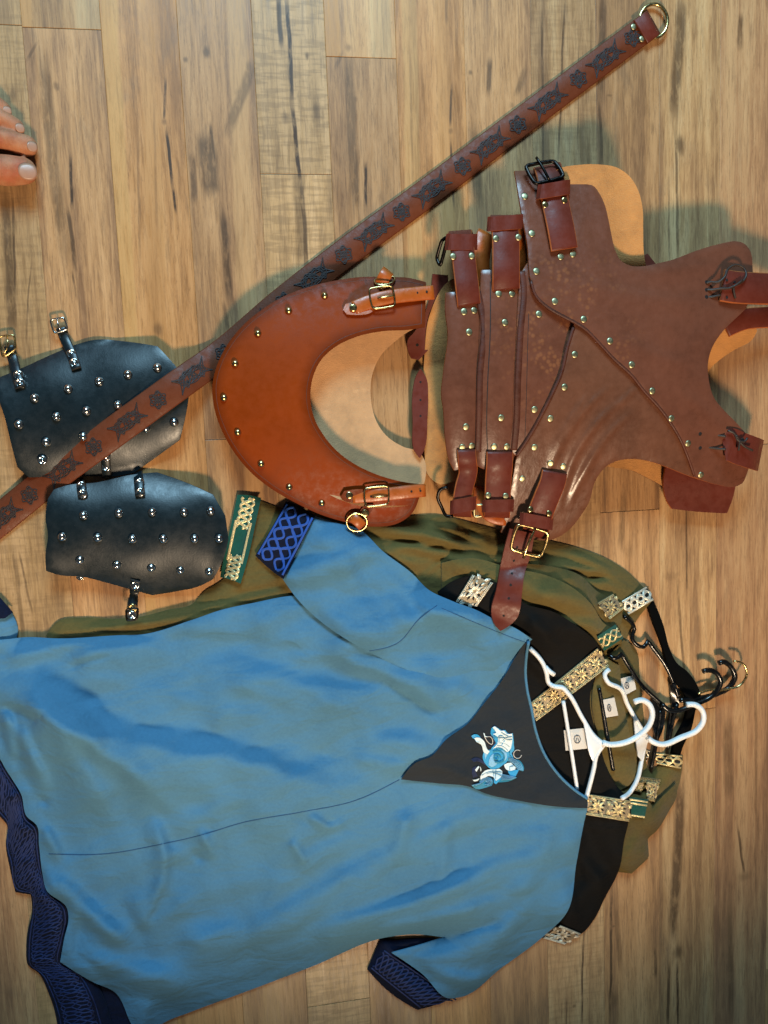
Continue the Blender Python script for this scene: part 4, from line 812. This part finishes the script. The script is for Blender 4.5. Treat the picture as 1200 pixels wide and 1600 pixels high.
def long_knot(s, k=1.):
    L = []
    L.append((22*np.sin(tt), 9*np.sin(2*tt))); L.append((15*np.cos(tt), 11*np.sin(tt))); L.append((23*np.cos(tt)*1., 6*np.sin(tt+.5))); L.append((17*np.sin(tt), 12*np.sin(2*tt+.6)))
    L += [(10*np.cos(tt)-9, 9*np.sin(tt)), (10*np.cos(tt)+9, 9*np.sin(tt)), (6*np.cos(tt), 6*np.sin(tt)), (19*np.cos(tt), 9*np.sin(tt-.5))]
    u = np.linspace(0, 1, 12)
    for sx, sy, tx, ty in ((1, -1, 30, -16.5), (1, 1, 32, 11), (-1, 1, -30, 16.5), (-1, -1, -32, -11)):
        L.append((sx*12+(tx-sx*12)*u, sy*4+(ty-sy*4)*u**1.3)); L.append((sx*22+(tx-sx*22)*u, -sy*2+(ty+sy*2)*u**.7)); L.append((sx*17+(tx-sx*17)*u, sy*3+(ty-sy*3)*u))
    strokes('knot_tooling', [beltxy(s, a*k, b*k) for a, b in L], 1.5, beltz, .0006, 'tool', be, .00015)
def round_knot(s, k=1.):
    L = [((12+2.4*np.cos(6*tt))*np.cos(tt), (12+2.4*np.cos(6*tt))*np.sin(tt)), (5*np.cos(tt), 5*np.sin(tt))]
    for q in range(4): c, d = 6*math.cos(q*math.pi/2+.6), 6*math.sin(q*math.pi/2+.6); L.append((c+5.6*np.cos(tt), d+5.6*np.sin(tt)))
    L.append((9*np.sin(tt), 9*np.sin(2*tt))); L.append((9*np.sin(2*tt), 9*np.sin(tt)))
    strokes('rosette_tooling', [beltxy(s, a*k, b*k) for a, b in L], 1.5, beltz, .0006, 'tool', be, .00015)
for x, y in ((945, 93), (857, 158), (767, 227), (675, 295), (585, 362), (492, 434), (397, 512), (300, 588), (199.5, 660), (97.5, 732), (5, 808)): long_knot(s_at(x, y), 1.0)
for x, y in ((989, 60), (901, 124), (811, 193), (723, 261), (629, 330), (537, 399), (447, 470), (350, 550), (249, 624), (147, 697.5), (45, 774)): round_knot(s_at(x, y))
H_belt = None
for i in range(len(bc)):
    mk = (np.abs(GX-bc[i, 0]) < 24) & (np.abs(GY-bc[i, 1]) < 24)
    mk = mk & (np.hypot(GX-bc[i, 0], GY-bc[i, 1]) < 21); H[mk] = np.maximum(H[mk], bz[i]+.0034)

# ================================================================== GORGET
go = thing('leather_gorget', 'rust brown leather neck guard edged with brass studs, lying across the belt', 'gorget', gl(500, 620))
GF = [(666, 441), (637, 434), (605, 433), (567, 432.6), (526, 438), (485, 447.5), (443.5, 463), (409, 484), (380, 508), (355, 539), (339, 571), (332, 600), (334, 634), (345, 669), (364, 704), (393, 739), (424.5, 764), (462.5, 786), (503.7, 805), (541.7, 816), (589, 823), (621, 818), (643, 803), (656, 775), (661, 757), (630, 753), (599, 745), (561, 729), (529, 707), (507, 682), (491, 653), (485, 622), (488, 593), (500, 565), (523, 542.5), (554, 527), (599, 517), (637, 515), (664, 511)]
GR = [(480, 470), (560, 450), (655, 452), (671, 468), (671, 505), (637, 519), (618, 533), (595.5, 555), (583, 580.5), (579, 606), (581, 634), (589, 660), (605, 682), (630, 698), (656, 707), (663, 718), (661, 760), (640, 790), (560, 790), (480, 750), (430, 690), (415, 620), (430, 540)]
gb = drape(.004, 0, 10, (), 12)
def zgr(x, y, d): return .010+.020*np.clip(((y-610)/170)**2, 0, 1.3)+.012*sst(560, 460, x)*0+.010*(1-sst(500, 600, x))
o, zgrf = sheet('back_plate', GR, zgr, 'suedepink', go, .003, 6, 40, rim='rim', splat=False)
def zgf(x, y, d):
    v = np.where(y > 620, (y-620)/205., (620-y)/215.)
    r = .060-.040*np.clip(np.abs(v), 0, 1.1)**2.0-.020*np.clip((480-x)/150., 0, 1)**1.8
    return np.maximum(r, samp(GBH, x, y)+.003)
GBH = blur(H, 8)
o, zgff = sheet('front_plate', GF, zgf, 'gorget', go, .0036, 5, 55, rim='gorget', rnd=.001)
gi = smooth(GF, 5, True, 55); c_ = gi.mean(0)
for x, y in ((507, 462), (451, 485.5), (403, 521), (367.5, 568), (350, 621.7), (371.6, 675.5), (408, 724.6), (452, 761), (502.7, 786)): stud('dome_brass', x, y, .0050, go, zgff)
# groove line inside the edge
def inset(poly, d):
    n = len(poly); out = []
    for i in range(n):
        t = poly[(i+1) % n]-poly[i-1]; t = t/(np.linalg.norm(t)+1e-9); p = poly[i]+np.array([t[1], -t[0]])*d
        if not inside(poly, p[:1], p[1:])[0]: p = poly[i]-np.array([t[1], -t[0]])*d
        out.append(p)
    return np.array(out)
M['groove'] = plain('edge_groove', '#5a2408', .6)
gr_ = inset(gi, 6.); keep = segd(gi, gr_[:, 0], gr_[:, 1]) > 4.5; 
runs = []; cur = []
for p, k in zip(gr_, keep):
    if k and (not cur or np.hypot(*(p-cur[-1])) < 14): cur.append(p)
    else:
        if len(cur) > 3: runs.append(np.array(cur))
        cur = [p] if k else []
if len(cur) > 3: runs.append(np.array(cur))
strokes('edge_groove', runs, 1.1, zgff, .0002, 'groove', go, .0001)
zz1 = lambda x, y: float(zgff(np.array([x]), np.array([y]))[0])
# upper strap
o, zt = sheet('strap_tab', [(536, 484), (540, 475), (552, 472), (578, 466), (590, 478), (580, 488), (556, 492), (542, 491)], lambda x, y, d: zgf(x, y, 99)+.0045, 'orange', go, .0028, 4, 40, rim='rim')
ribbon('strap', pth([(553, 482, zz1(553, 482)+.004), (572, 474, zz1(572, 474)+.006), (595, 467, zz1(595, 467)+.0085), (618, 463, zz1(618, 463)+.008), (645, 460, zz1(645, 460)+.007), (677, 457, .042)], 5), .0185, .0026, 'orange', go, 'orange')
stud('capb', 552, 481, .0052, go, z=zz1(552, 481)+.007)
buckle([(576, 451), (613, 446), (618, 478), (582, 483)], zz1(597, 465)+.012, .0014, 'brass', go, [(617, 462, zz1(617, 462)+.013), (600, 464, zz1(600, 464)+.015), (590, 466, zz1(590, 466)+.012)])
for x, y in ((589, 466), (635, 459.5), (652, 457.5), (667, 456)): stud('hole', x, y, .0016, go, z=zz1(min(x, 655), y)+.0112 if x < 600 else zz1(min(x, 655), y)+.0098)
ribbon('keeper', pth([(595, 447, .030), (597, 440, .037), (602, 430, .041), (606, 424, .036)], 3), .017, .0024, 'orange', go, 'orange')
tube('ring', P(*np.array([(601+16*math.cos(a), 438+7*math.sin(a)-2*math.cos(a), .034+.006*math.sin(a)) for a in np.linspace(0, 2*math.pi, 24, endpoint=False)]).T), .0013, 'brass', go, True, 6)
stud('capb', 597, 448, .0042, go, z=zz1(597, 448)+.005)
# lower strap
sheet('strap_tab', [(532, 777), (538, 767), (552, 765), (572, 764), (576, 778), (566, 786), (548, 785), (538, 783)], lambda x, y, d: zgf(x, y, 99)+.0065, 'gorget', go, .0028, 4, 40, rim='gorget')
ribbon('strap', pth([(551, 776, zz1(551, 776)+.004), (570, 775, zz1(570, 775)+.006), (592, 773, zz1(592, 773)+.0085), (615, 771, zz1(615, 771)+.008), (640, 768, zz1(640, 768)+.007), (664, 766, .042)], 5), .0180, .0026, 'orange', go, 'orange')
stud('capb', 546, 774, .0052, go, z=zz1(546, 774)+.007)
buckle([(569, 763), (607, 759), (607, 788), (571, 792)], zz1(588, 775)+.012, .0014, 'brass', go, [(606, 775, zz1(606, 775)+.013), (592, 776, zz1(592, 776)+.015), (580, 777, zz1(580, 777)+.012)])
for x, y in ((580, 776), (626, 769.5), (643, 768), (657, 767)): stud('hole', x, y, .0016, go, z=zz1(min(x, 648), y)+.0112 if x < 600 else zz1(min(x, 648), y)+.0098)
sheet('ring_tab', [(584, 788), (580, 800), (572, 810), (560, 812), (562, 800), (570, 790)], lambda x, y, d: zgf(x, y, 99)+.0035, 'gorget', go, .0028, 4, 60, rim='rim')
stud('capb', 571, 801.5, .0056, go, z=zz1(571, 801)+.006)
tube('ring', P(*np.array([(557.5+16*math.cos(a), 816+14*math.sin(a), .032-.004*math.sin(a)) for a in np.linspace(0, 2*math.pi, 28, endpoint=False)]).T), .0014, 'brass', go, True, 6)
ribbon('keeper', pth([(550, 808, .034), (558, 814, .037), (566, 822, .033)], 3), .014, .0024, 'orange', go, 'orange')

# ================================================================== CUIRASS
ve = thing('leather_cuirass', 'brown leather torso armour of riveted plates with buckled straps', 'cuirass', gl(880, 560))
def zv(x, y):
    v = np.where(y > 580, (y-580)/210., (580-y)/345.)
    return .036+.042*(1-np.clip(np.abs(v), 0, 1.28)**2.0)-.016*sst(1010, 1180, x)*1.
def zback(x, y, d): return .007+np.where(y > 570, .040*np.clip(((y-570)/300.)**2, 0, 1.2), .060*np.clip((570-y)/310., 0, 1.1)**.8)+.022*sst(920, 990, x)*sst(460, 400, y)*np.where(x > 760, 1, .75)+.004*sst(1050, 1180, x)
BP = [(700, 440), (672, 490), (663, 560), (661, 640), (663, 700), (671, 745), (688, 757), (710, 752), (760, 770), (830, 770), (905, 745), (947, 729), (962, 731), (987, 735), (1012, 747), (1037, 760), (1075, 740), (1100, 660), (1104, 590), (1110, 576), (1125, 562), (1147, 547), (1176, 530), (1183, 517), (1160, 470), (1090, 430), (1010, 418), (1006, 395), (1005, 360), (1004, 325), (997, 297), (985, 277), (962, 261), (937, 257), (900, 258), (877, 262), (840, 300), (820, 400), (760, 425)]
o, zbkf = sheet('back_plate', BP, zback, 'suede', ve, .0035, 7, 50, rim='vest', splat=False, under='vest')
def plate(name, outl, lv, mat='vest', s=5, rim='rim', th=.0038, edge=0., extra=None):
    def z(x, y, d):
        r = zv(x, y)+lv
        if extra is not None: r = r+extra(x, y, d)
        return r
    return sheet(name, outl, z, mat, ve, th, s, 50, rim=rim, rnd=.0011)
PE = [(697, 457), (715, 456), (747, 455), (757, 500), (753, 590), (752, 640), (750, 706), (738, 712), (730, 722), (718, 733), (710, 735), (703, 722), (696, 685), (693, 640), (690, 617), (693, 582), (700, 520), (696, 485)]
bow = lambda xc, w_, a: (lambda x, y, d: a*(1-np.clip((x-xc)/w_, -1.2, 1.2)**2))
_, ze = plate('waist_plate', PE, -.002, extra=bow(724, 28, .0045))
PD = [(752, 422), (790, 422), (815, 424), (820, 445), (815, 520), (812, 595), (810, 659), (806, 703), (798, 733), (777, 737), (756, 733), (746, 727), (742, 706), (744, 632), (747, 580), (750, 495), (751, 445)]
_, zd = plate('rib_plate', PD, .0025, extra=bow(780, 34, .0045))
PC = [(825, 410), (860, 470), (905, 500), (910, 540), (895, 590), (870, 640), (835, 690), (809, 714), (801, 707), (801, 659), (804, 580), (806, 545), (810, 470), (812, 445), (816, 425)]
_, zcz = plate('belly_plate', PC, .0068, extra=bow(838, 45, .003))
PB = [(897, 506), (960, 540), (1060, 640), (1095, 750), (1075, 743), (1040, 729), (1012, 720), (987, 717), (965, 720), (950, 727), (937, 740), (930, 752), (920, 785), (908, 805), (889, 828), (863, 843), (830, 843), (795, 838), (783, 832), (790, 803), (797, 774), (803, 740), (808, 714), (834, 675), (850, 646), (866, 614), (879, 585), (890, 540)]
wr = folds([([(960, 600), (915, 640), (880, 690), (850, 750)], 2, 4, 5), ([(980, 620), (935, 660), (900, 710), (880, 770), (870, 810)], 2.4, 4, 6), ([(995, 640), (950, 680), (920, 730), (900, 780)], 2., 4, 5), ([(925, 610), (885, 665), (855, 720)], 1.6, 4, 4), ([(940, 690), (905, 750), (885, 800)], 1.8, 4, 4), ([(850, 770), (840, 820)], 2, 5, 5), ([(1000, 600), (960, 640)], 1.4, 4, 4)])
_, zbz = plate('side_plate', PB, .0115, 'vest2', extra=lambda x, y, d: 1.6*wr(x, y))
PA = [(804, 267), (830, 266), (860, 265), (885, 265), (900, 270), (920, 282), (935, 300), (945, 320), (950, 340), (955, 365), (961, 390), (970, 407), (985, 415), (1005, 416), (1025, 412), (1050, 406), (1087, 392), (1125, 381), (1150, 377), (1162, 380), (1171, 390), (1176, 420), (1175, 450), (1165, 482), (1150, 497), (1130, 517), (1112, 545), (1106, 570), (1107, 590), (1115, 620), (1135, 645), (1150, 660), (1172, 690), (1174, 715), (1167, 740), (1160, 755), (1150, 760), (1120, 757), (1086, 746), (1075, 715), (1062, 685), (1047, 660), (1030, 637), (1007, 612), (987, 587), (960, 562), (932, 532), (915, 515), (900, 505), (875, 492), (855, 480), (837, 462), (830, 440), (824, 380), (815, 332), (809, 295)]
wa = folds([([(880, 430), (960, 455), (1050, 470), (1120, 470)], 1.6, 12, 20), ([(900, 330), (925, 400), (960, 450)], 1.4, 10, 16), ([(960, 520), (1040, 560), (1090, 570)], 1.3, 10, 16), ([(1000, 430), (1060, 420), (1130, 410)], 1.2, 8, 14), ([(1060, 610), (1100, 640), (1140, 690)], 1.5, 9, 12), ([(1030, 480), (1060, 540), (1065, 600)], 1.2, 14, 18), ([(1110, 455), (1095, 520), (1075, 560)], 1., 10, 12)])
_, za_ = plate('breast_plate', PA, .0160, 'vest', extra=lambda x, y, d: -.010*np.clip((300-y)/35, 0, 1)**2+wa(x, y))
M['rimshade'] = leather('shaded_leather_edge', '#4e210e', .6, 1.3, .6, 400, .2, .05, 1)  # edge leather, its colour darkened to carry the shade between overlapping plates
for pts, lv in (([(748, 456), (757, 500), (752, 590), (751, 640), (749, 706)], .0015), ([(817, 424), (820, 445), (815, 520), (811, 595), (809, 659), (805, 703)], .0065)):
    ribbon('shaded_raw_edge', pth([(x-2, y, float(zv(x, y))+lv+.0012) for x, y in pts], 5), .0088, .0022, 'rimshade', ve)  # cut leather edge, widened so the painted overlap shade shows
ribbon('shaded_raw_edge', pth([(x-2, y, float(zv(x, y))+.0108) for x, y in [(898, 512), (889, 540), (878, 585), (865, 614), (849, 646), (833, 675), (809, 712)]], 5), .0045, .0022, 'rimshade', ve)
# rolled cord edge along the diagonal
dg = [(830, 440), (837, 462), (855, 480), (875, 492), (900, 505), (915, 515), (932, 532), (960, 562), (987, 587), (1007, 612), (1030, 637), (1047, 660), (1062, 685), (1075, 715), (1085, 744)]
tube('piping', pth([(x, y, float(zv(x, y))+.0148) for x, y in dg], 5), .0022, 'rimshade', ve, seg=6)
strokes('stitch_line', [smooth([(766, 440), (766, 520), (762, 600), (761, 685), (764, 725)], 6, False)], 1.6, zd, .0002, 'tool', ve, .0001)
strokes('stitch_line', [smooth([(826, 490), (824, 560), (822, 640), (820, 690)], 6, False)], .9, zcz, .0002, 'tool', ve, .0001)
for x, y, zf in [(725, 487, ze), (741, 485, ze), (733, 519, ze), (728, 667, ze), (722, 699, ze), (737, 697, ze), (779, 459, zd), (800, 459, zd), (789, 504, zd), (783, 653, zd), (772, 698, zd), (792, 698, zd), (842, 491, zcz), (835, 640, zcz),
   (898, 554, zbz), (882, 605, zbz), (860, 654, zbz), (835, 699, zbz), (816, 748, zbz), (860, 724, zbz), (880, 729, zbz), (876, 401, za_), (895, 397, za_), (820, 307, za_), (831, 365, za_), (838, 424, za_), (867, 471, za_), (912, 499, za_), (953, 533, za_), (987, 570, za_), (1019, 611, za_), (1049, 654, za_), (1075, 693, za_), (1095, 742, za_)]:
    stud('cap', x, y, .0047, ve, zf)
zq = lambda x, y: float(zv(np.array([x]), np.array([y]))[0])
def strap(pts, wd, mat='strap', **k):
    if 'wdir' not in k:
        a, b = np.array(pts[0][:2]), np.array(pts[3][:2]); t = nz(b-a); k['wdir'] = (P(a[0]-t[1]*40, a[1]+t[0]*40, 0)-P(a[0], a[1], 0)).tolist()
        if np.cross(np.array([k['wdir'][0], k['wdir'][1], 0]), P(b[0], b[1], 0)-P(a[0], a[1], 0))[2] < 0: k['wdir'] = [-q for q in k['wdir']]
    return ribbon('strap', pth(pts, 4), wd, .0034, mat, ve, 'rim', **k)
def keeper(x0, y0, x1, y1, z, hgt, wd):
    """leather loop that wraps a strap: up one side, across, down the other"""
    dx, dy = x1-x0, y1-y0
    return ribbon('keeper', pth([(x0-1, y0, z-hgt), (x0-2, y0, z-hgt*.35), (x0+dx*.08, y0+dy*.08, z), (x0+dx*.5, y0+dy*.5, z+.0012), (x0+dx*.92, y0+dy*.92, z), (x1+2, y1, z-hgt*.35), (x1+1, y1, z-hgt)], 4, corner=120), wd, .003, 'strap', ve, 'rim', wdir=(P(0, 0, 0)-P(0, 30, 0)).tolist())
bx = .00086
# strap 1..3 at the top
strap([(732, 476, zq(732, 476)+.002), (730, 455, zq(730, 455)+.008), (726, 420, .0775), (723, 395, .074), (720, 378, .070), (718, 368, .060), (719, 364, .044), (722, 372, .022), (730, 392, .020)], .0315)
keeper(698, 378, 744, 378, .0765, .016, .020)
for x, y in ((708, 401), (737, 400)): stud('cap', x, y, .0043, ve, z=.0795)
buckle([(690, 376, .056), (700, 370, .062), (688, 416, .05), (682, 404, .045)], .05, .0024, 'iron', ve)
strap([(790, 452, zq(790, 452)+.006), (790, 432, zq(790, 432)+.013), (790, 395, .080), (789, 365, .075), (787, 352, .069), (786, 343, .057), (787, 340, .042), (790, 352, .026), (792, 375, .024)], .0370)
keeper(763, 350, 815, 346, .078, .016, .018)
for x, y in ((775, 373), (810, 371)): stud('cap', x, y, .0043, ve, z=.0815)
strap([(881, 390, zq(881, 390)+.0195), (876, 360, zq(876, 360)+.0225), (866, 312, .074), (861, 285, .068), (856, 265, .058), (855, 262, .05), (858, 272, .044)], .0370)
keeper(841, 300, 889, 292, .080, .015, .018)
buckle([(820, 259, .064), (866, 251, .064), (882, 276, .073), (836, 288, .073)], .066, .0026, 'iron', ve, [(858, 281, .075), (848, 262, .073), (838, 246, .068)])
for x, y in ((852, 320), (882, 313)): stud('capb', x, y, .0043, ve, z=.079)
# straps of the back plate meeting the top buckles
ribbon('strap', pth([(756, 450, .030), (750, 420, .040), (752, 390, .042), (760, 365, .036)], 5), .026, .0032, 'orange', ve, 'rim')
ribbon('strap', pth([(812, 440, .034), (808, 410, .048), (806, 380, .05), (806, 350, .042)], 5), .024, .0032, 'orange', ve, 'rim')
ribbon('strap', pth([(845, 330, .066), (834, 300, .060), (830, 280, .05)], 5), .020, .0032, 'orange', ve, 'rim')
# lower straps
strap([(728, 703, zq(728, 703)+.002), (729, 716, zq(729, 716)+.0065), (731, 735, .056), (724, 765, .053), (721, 785, .050), (721, 796, .044), (724, 804, .034), (728, 796, .022)], .0260)
keeper(705, 793, 742, 786, .057, .014, .019)
tube('buckle', pth([(700, 762, .048), (688, 765, .044), (684, 776, .040), (690, 792, .036), (698, 806, .036), (708, 806, .040)], 4), .0024, 'iron', ve)
strap([(780, 706, zq(780, 706)+.0065), (780, 722, zq(780, 722)+.011), (778, 750, .060), (777, 775, .056), (776, 792, .052), (776, 802, .044), (776, 806, .034), (777, 796, .022)], .0370)
keeper(755, 791, 801, 790, .062, .015, .017)
for x, y in ((763, 774), (790, 775)): stud('cap', x, y, .0043, ve, z=.0605)
ribbon('strap', pth([(748, 760, .024), (752, 790, .030), (765, 806, .034), (790, 812, .034)], 4), .017, .003, 'orange', ve, 'rim')
buckle([(741, 789, .03), (762, 789, .034), (762, 804, .03), (741, 808, .026)], .03, .0018, 'dull', ve)
strap([(866, 737, zq(866, 737)+.0135), (863, 752, zq(863, 752)+.0185), (854, 775, .064), (845, 798, .057), (840, 815, .050), (837, 828, .042), (834, 834, .034), (833, 828, .026)], .0370)
for x, y in ((829, 796), (858, 802)): stud('capb', x, y, .0043, ve, z=.0615)
keeper(814, 810, 862, 819, .061, .016, .017)
buckle([(809, 818, .052), (858, 832, .052), (845, 871, .044), (797, 858, .044)], .048, .0026, 'brass', ve, [(836, 826, .055), (826, 848, .055), (818, 872, .048)])
# hanging tongue
tz = blur(H, 6)
def zto(x, y, d): return np.maximum(samp(tz, x, y)+.006, .047-.018*sst(835, 920, y))+.004*np.exp(-((y-945)/14)**2)
o, ztf = sheet('strap_tongue', [(797, 826), (835, 834), (829, 868), (820, 895), (816, 925), (812, 955), (809, 964), (798, 976), (782, 986), (773, 976), (768, 960), (776, 920), (783, 880), (790, 850)], zto, 'strap', ve, .0034, 4, 35, rim='strap')
for x, y in ((808, 855), (803, 876), (800, 896), (798, 914), (795, 935), (787, 962)): stud('hole', x, y, .0019, ve, ztf)
# tongues at the left, hanging from the back plate
o, zt1 = sheet('strap_tongue', [(676, 428), (700, 430), (699, 470), (690, 505), (674, 540), (655, 562), (643, 560), (637, 545), (637, 532), (648, 518), (664, 490), (672, 460)], lambda x, y, d: .014+.020*sst(560, 430, y), 'strap', ve, .0034, 5, 40, rim='strap', splat=False)
for x, y in ((652, 539), (678, 485)): stud('hole', x, y, .0022, ve, zt1)
o, zt2 = sheet('strap_tongue', [(657, 576), (666, 590), (669, 620), (668, 653), (662, 705), (656, 716), (648, 705), (645, 660), (645, 612), (650, 588)], lambda x, y, d: .016+.008*sst(580, 700, y), 'strap', ve, .0034, 5, 40, rim='strap', splat=False)
for y in (597, 625, 650): stud('hole', 657, y, .0016, ve, zt2)
# right: shoulder strap laced on, and the strap and flap behind it
ribbon('shoulder_strap', pth([(1127, 446, zq(1128, 446)+.0205), (1145, 449, zq(1145, 449)+.022), (1175, 451, zq(1175, 451)+.020), (1205, 452, .064), (1260, 453, .04)], 6), .0430, .004, 'strap', ve, 'rim')
def cord(pts): tube('lacing', pth(pts, 3, corner=120), .0017, 'thong', ve, seg=6)
hh = zq(1130, 445)+.027
cord([(1103, 443, hh-.008), (1108, 441, hh-.006), (1122, 441, hh), (1132, 433, hh+.002), (1138, 420, hh-.004), (1150, 414, hh-.006), (1161, 418, hh-.006), (1166, 430, hh-.002), (1160, 440, hh+.001), (1150, 445, hh+.002)])
cord([(1103, 453, hh-.008), (1110, 453, hh-.005), (1126, 451, hh), (1140, 450, hh+.002), (1152, 444, hh+.003), (1160, 438, hh+.002)])
cord([(1104, 465, hh-.008), (1112, 464, hh-.006), (1126, 461, hh-.004)]); cord([(1146, 448, hh+.002), (1147, 458, hh+.001), (1149, 466, hh)])
for x, y in ((1136, 438), (1136, 465), (1148, 441)): stud('hole', x, y, .0018, ve, z=hh-.001)
for y in (441, 453, 464): stud('hole', 1104, y, .0028, ve, za_)
strap([(1132, 512, .030), (1160, 500, .034), (1200, 496, .034), (1260, 494, .03)], .0300)
ribbon('shoulder_strap', pth([(1130, 695, zq(1130, 695)+.019), (1140, 694, zq(1140, 694)+.023), (1155, 700, zq(1155, 700)+.024), (1172, 706, zq(1165, 706)+.020), (1184, 710, .054), (1189, 712, .038)], 4), .046, .004, 'strap', ve, 'rim', wdir=(P(1147, 661, 0)-P(1135, 722, 0)).tolist())
h2 = zq(1145, 695)+.0285
cord([(1093, 678, h2-.014), (1103, 677, h2-.011), (1120, 680, h2-.008), (1134, 682, h2-.004)]); cord([(1093, 700, h2-.014), (1104, 699, h2-.011), (1120, 701, h2-.008), (1134, 702, h2-.004)])
cord([(1137, 673, h2-.002), (1147, 677, h2), (1153, 688, h2+.001), (1163, 690, h2), (1168, 684, h2)]); cord([(1156, 688, h2+.001), (1154, 704, h2)]); cord([(1150, 680, h2+.001), (1160, 695, h2), (1176, 704, h2-.003)])
stud('hole', 1160, 687, .003, ve, z=h2-.0015)
for y in (678, 700): stud('hole', 1094, y, .0028, ve, za_)
sheet('side_flap', [(1041, 728), (1080, 742), (1150, 756), (1146, 775), (1136, 802), (1095, 800), (1050, 795), (1042, 782), (1037, 762)], lambda x, y, d: .030-.010*sst(740, 800, y), 'strap', ve, .0038, 6, 40, rim='rim', splat=False)
sheet('side_flap', [(1005, 400), (1012, 396), (1026, 414), (1008, 418)], lambda x, y, d: .022+0*x, 'strap', ve, .0038, 5, 40, rim='strap', splat=False)

# ================================================================== FOOT
pe = thing('person', 'bare toes of a person standing at the left edge of the floor', 'person', gl(-60, 240))
def foot():
    V = []; Fc = []
    def blob(pts):
        """tapered capsule chain: (x, y, z metres local, radius, flatten)"""
        nonlocal V, Fc
        pts = np.array(pts, float); d = smooth(pts*np.array([1000, 1000, 1000, 1000]), 3., False, 120)/1000
        n = len(d); seg = 14; b = len(V); T = np.gradient(d[:, :3], axis=0); T /= np.linalg.norm(T, axis=1)[:, None]+1e-9
        rows = [(d[0, :3]-T[0]*d[0, 3]*f, T[0], d[0, 3]*math.sqrt(max(0, 1-f*f))) for f in (.98, .8, .5)]+[(d[i, :3], T[i], d[i, 3]) for i in range(n)]+[(d[-1, :3]+T[-1]*d[-1, 3]*f, T[-1], d[-1, 3]*math.sqrt(max(0, 1-f*f))) for f in (.4, .7, .9, .99)]
        for c, t, r in rows:
            a = nz(np.cross(t, [0, 0, 1.])) if abs(t[2]) < .95 else np.array([0, 1., 0]); u = np.cross(a, t)
            for k in range(seg): q = 2*math.pi*k/seg; V.append(c+r*(a*math.cos(q)+u*math.sin(q)))
        for i in range(len(rows)-1):
            for k in range(seg): l = (k+1) % seg; Fc.append((b+i*seg+k, b+i*seg+l, b+(i+1)*seg+l, b+(i+1)*seg+k))
        Fc.append(tuple(range(b, b+seg))[::-1]); Fc.append(tuple(range(b+(len(rows)-1)*seg, b+len(rows)*seg)))
    w3 = lambda x, y, z: list(P(x, y, z))
    blob([w3(-50, 262, .020)+[.021], w3(-18, 265, .018)+[.0165], w3(5, 266, .018)+[.0185], w3(36, 267, .0155)+[.0165]])
    for (x0, y0), (x1, y1), (x2, y2), r in (((-55, 212), (4, 217), (42, 228), .0125), ((-62, 172), (-8, 182), (23, 199), .0112), ((-70, 142), (-20, 155), (4, 172), .0104), ((-75, 118), (-36, 134), (-16, 148), .0096)):
        blob([w3(x0, y0, .026)+[r*1.05], w3((x0+x1)/2, (y0+y1)/2, .024)+[r*.9], w3(x1, y1, .019)+[r], w3(x2, y2, .0125)+[r*1.02]])
    for (ya, yb) in ((262, 258), (228, 236), (196, 216), (166, 200), (146, 190)):
        blob([w3(-45 if ya > 200 else -58, ya, .022)+[.021], w3(-110, (ya+yb)/2, .034)+[.028], w3(-170, yb-5, .048)+[.034], w3(-235, 218, .040)+[.036]])
    blob([w3(-190, 218, .06)+[.036], w3(-205, 218, .10)+[.034], w3(-215, 218, .16)+[.036]])
    return V, Fc
V, Fc = foot()
fo2 = mesh('foot', V, Fc, 'skin', pe)
r_ = fo2.modifiers.new('r', 'REMESH'); r_.mode = 'VOXEL'; r_.voxel_size = .0021; r_.use_smooth_shade = True
s_ = fo2.modifiers.new('s', 'SMOOTH'); s_.iterations = 4; s_.factor = .5
def nail(cx, cy, z, rx_, ry_, tilt):
    V = []; Fc = []; c = P(cx, cy, z); n = 8
    for i in range(n+1):
        for j in range(n+1):
            u, v = i/n*2-1, j/n*2-1; k = (abs(u)**2.5+abs(v)**2.5)**.4+1e-9; s = max(abs(u), abs(v))/k
            x, y = u*s*rx_, v*s*ry_; V.append(c+np.array([x, y, -tilt*x-.20*y*y/ry_-.12*max(0, x)**2/rx_]))
    for i in range(n):
        for j in range(n): Fc.append((i*(n+1)+j, (i+1)*(n+1)+j, (i+1)*(n+1)+j+1, i*(n+1)+j+1))
    o = mesh('toenail', V, Fc, 'nail', pe); k = o.modifiers.new('t', 'SOLIDIFY'); k.thickness = .0014; k.offset = 0
nail(43, 268, .0312, .0100, .0098, .24); nail(50, 229, .0225, .0052, .0060, .5); nail(31, 200, .0212, .0046, .0052, .5); nail(11, 173, .0205, .0042, .005, .5)
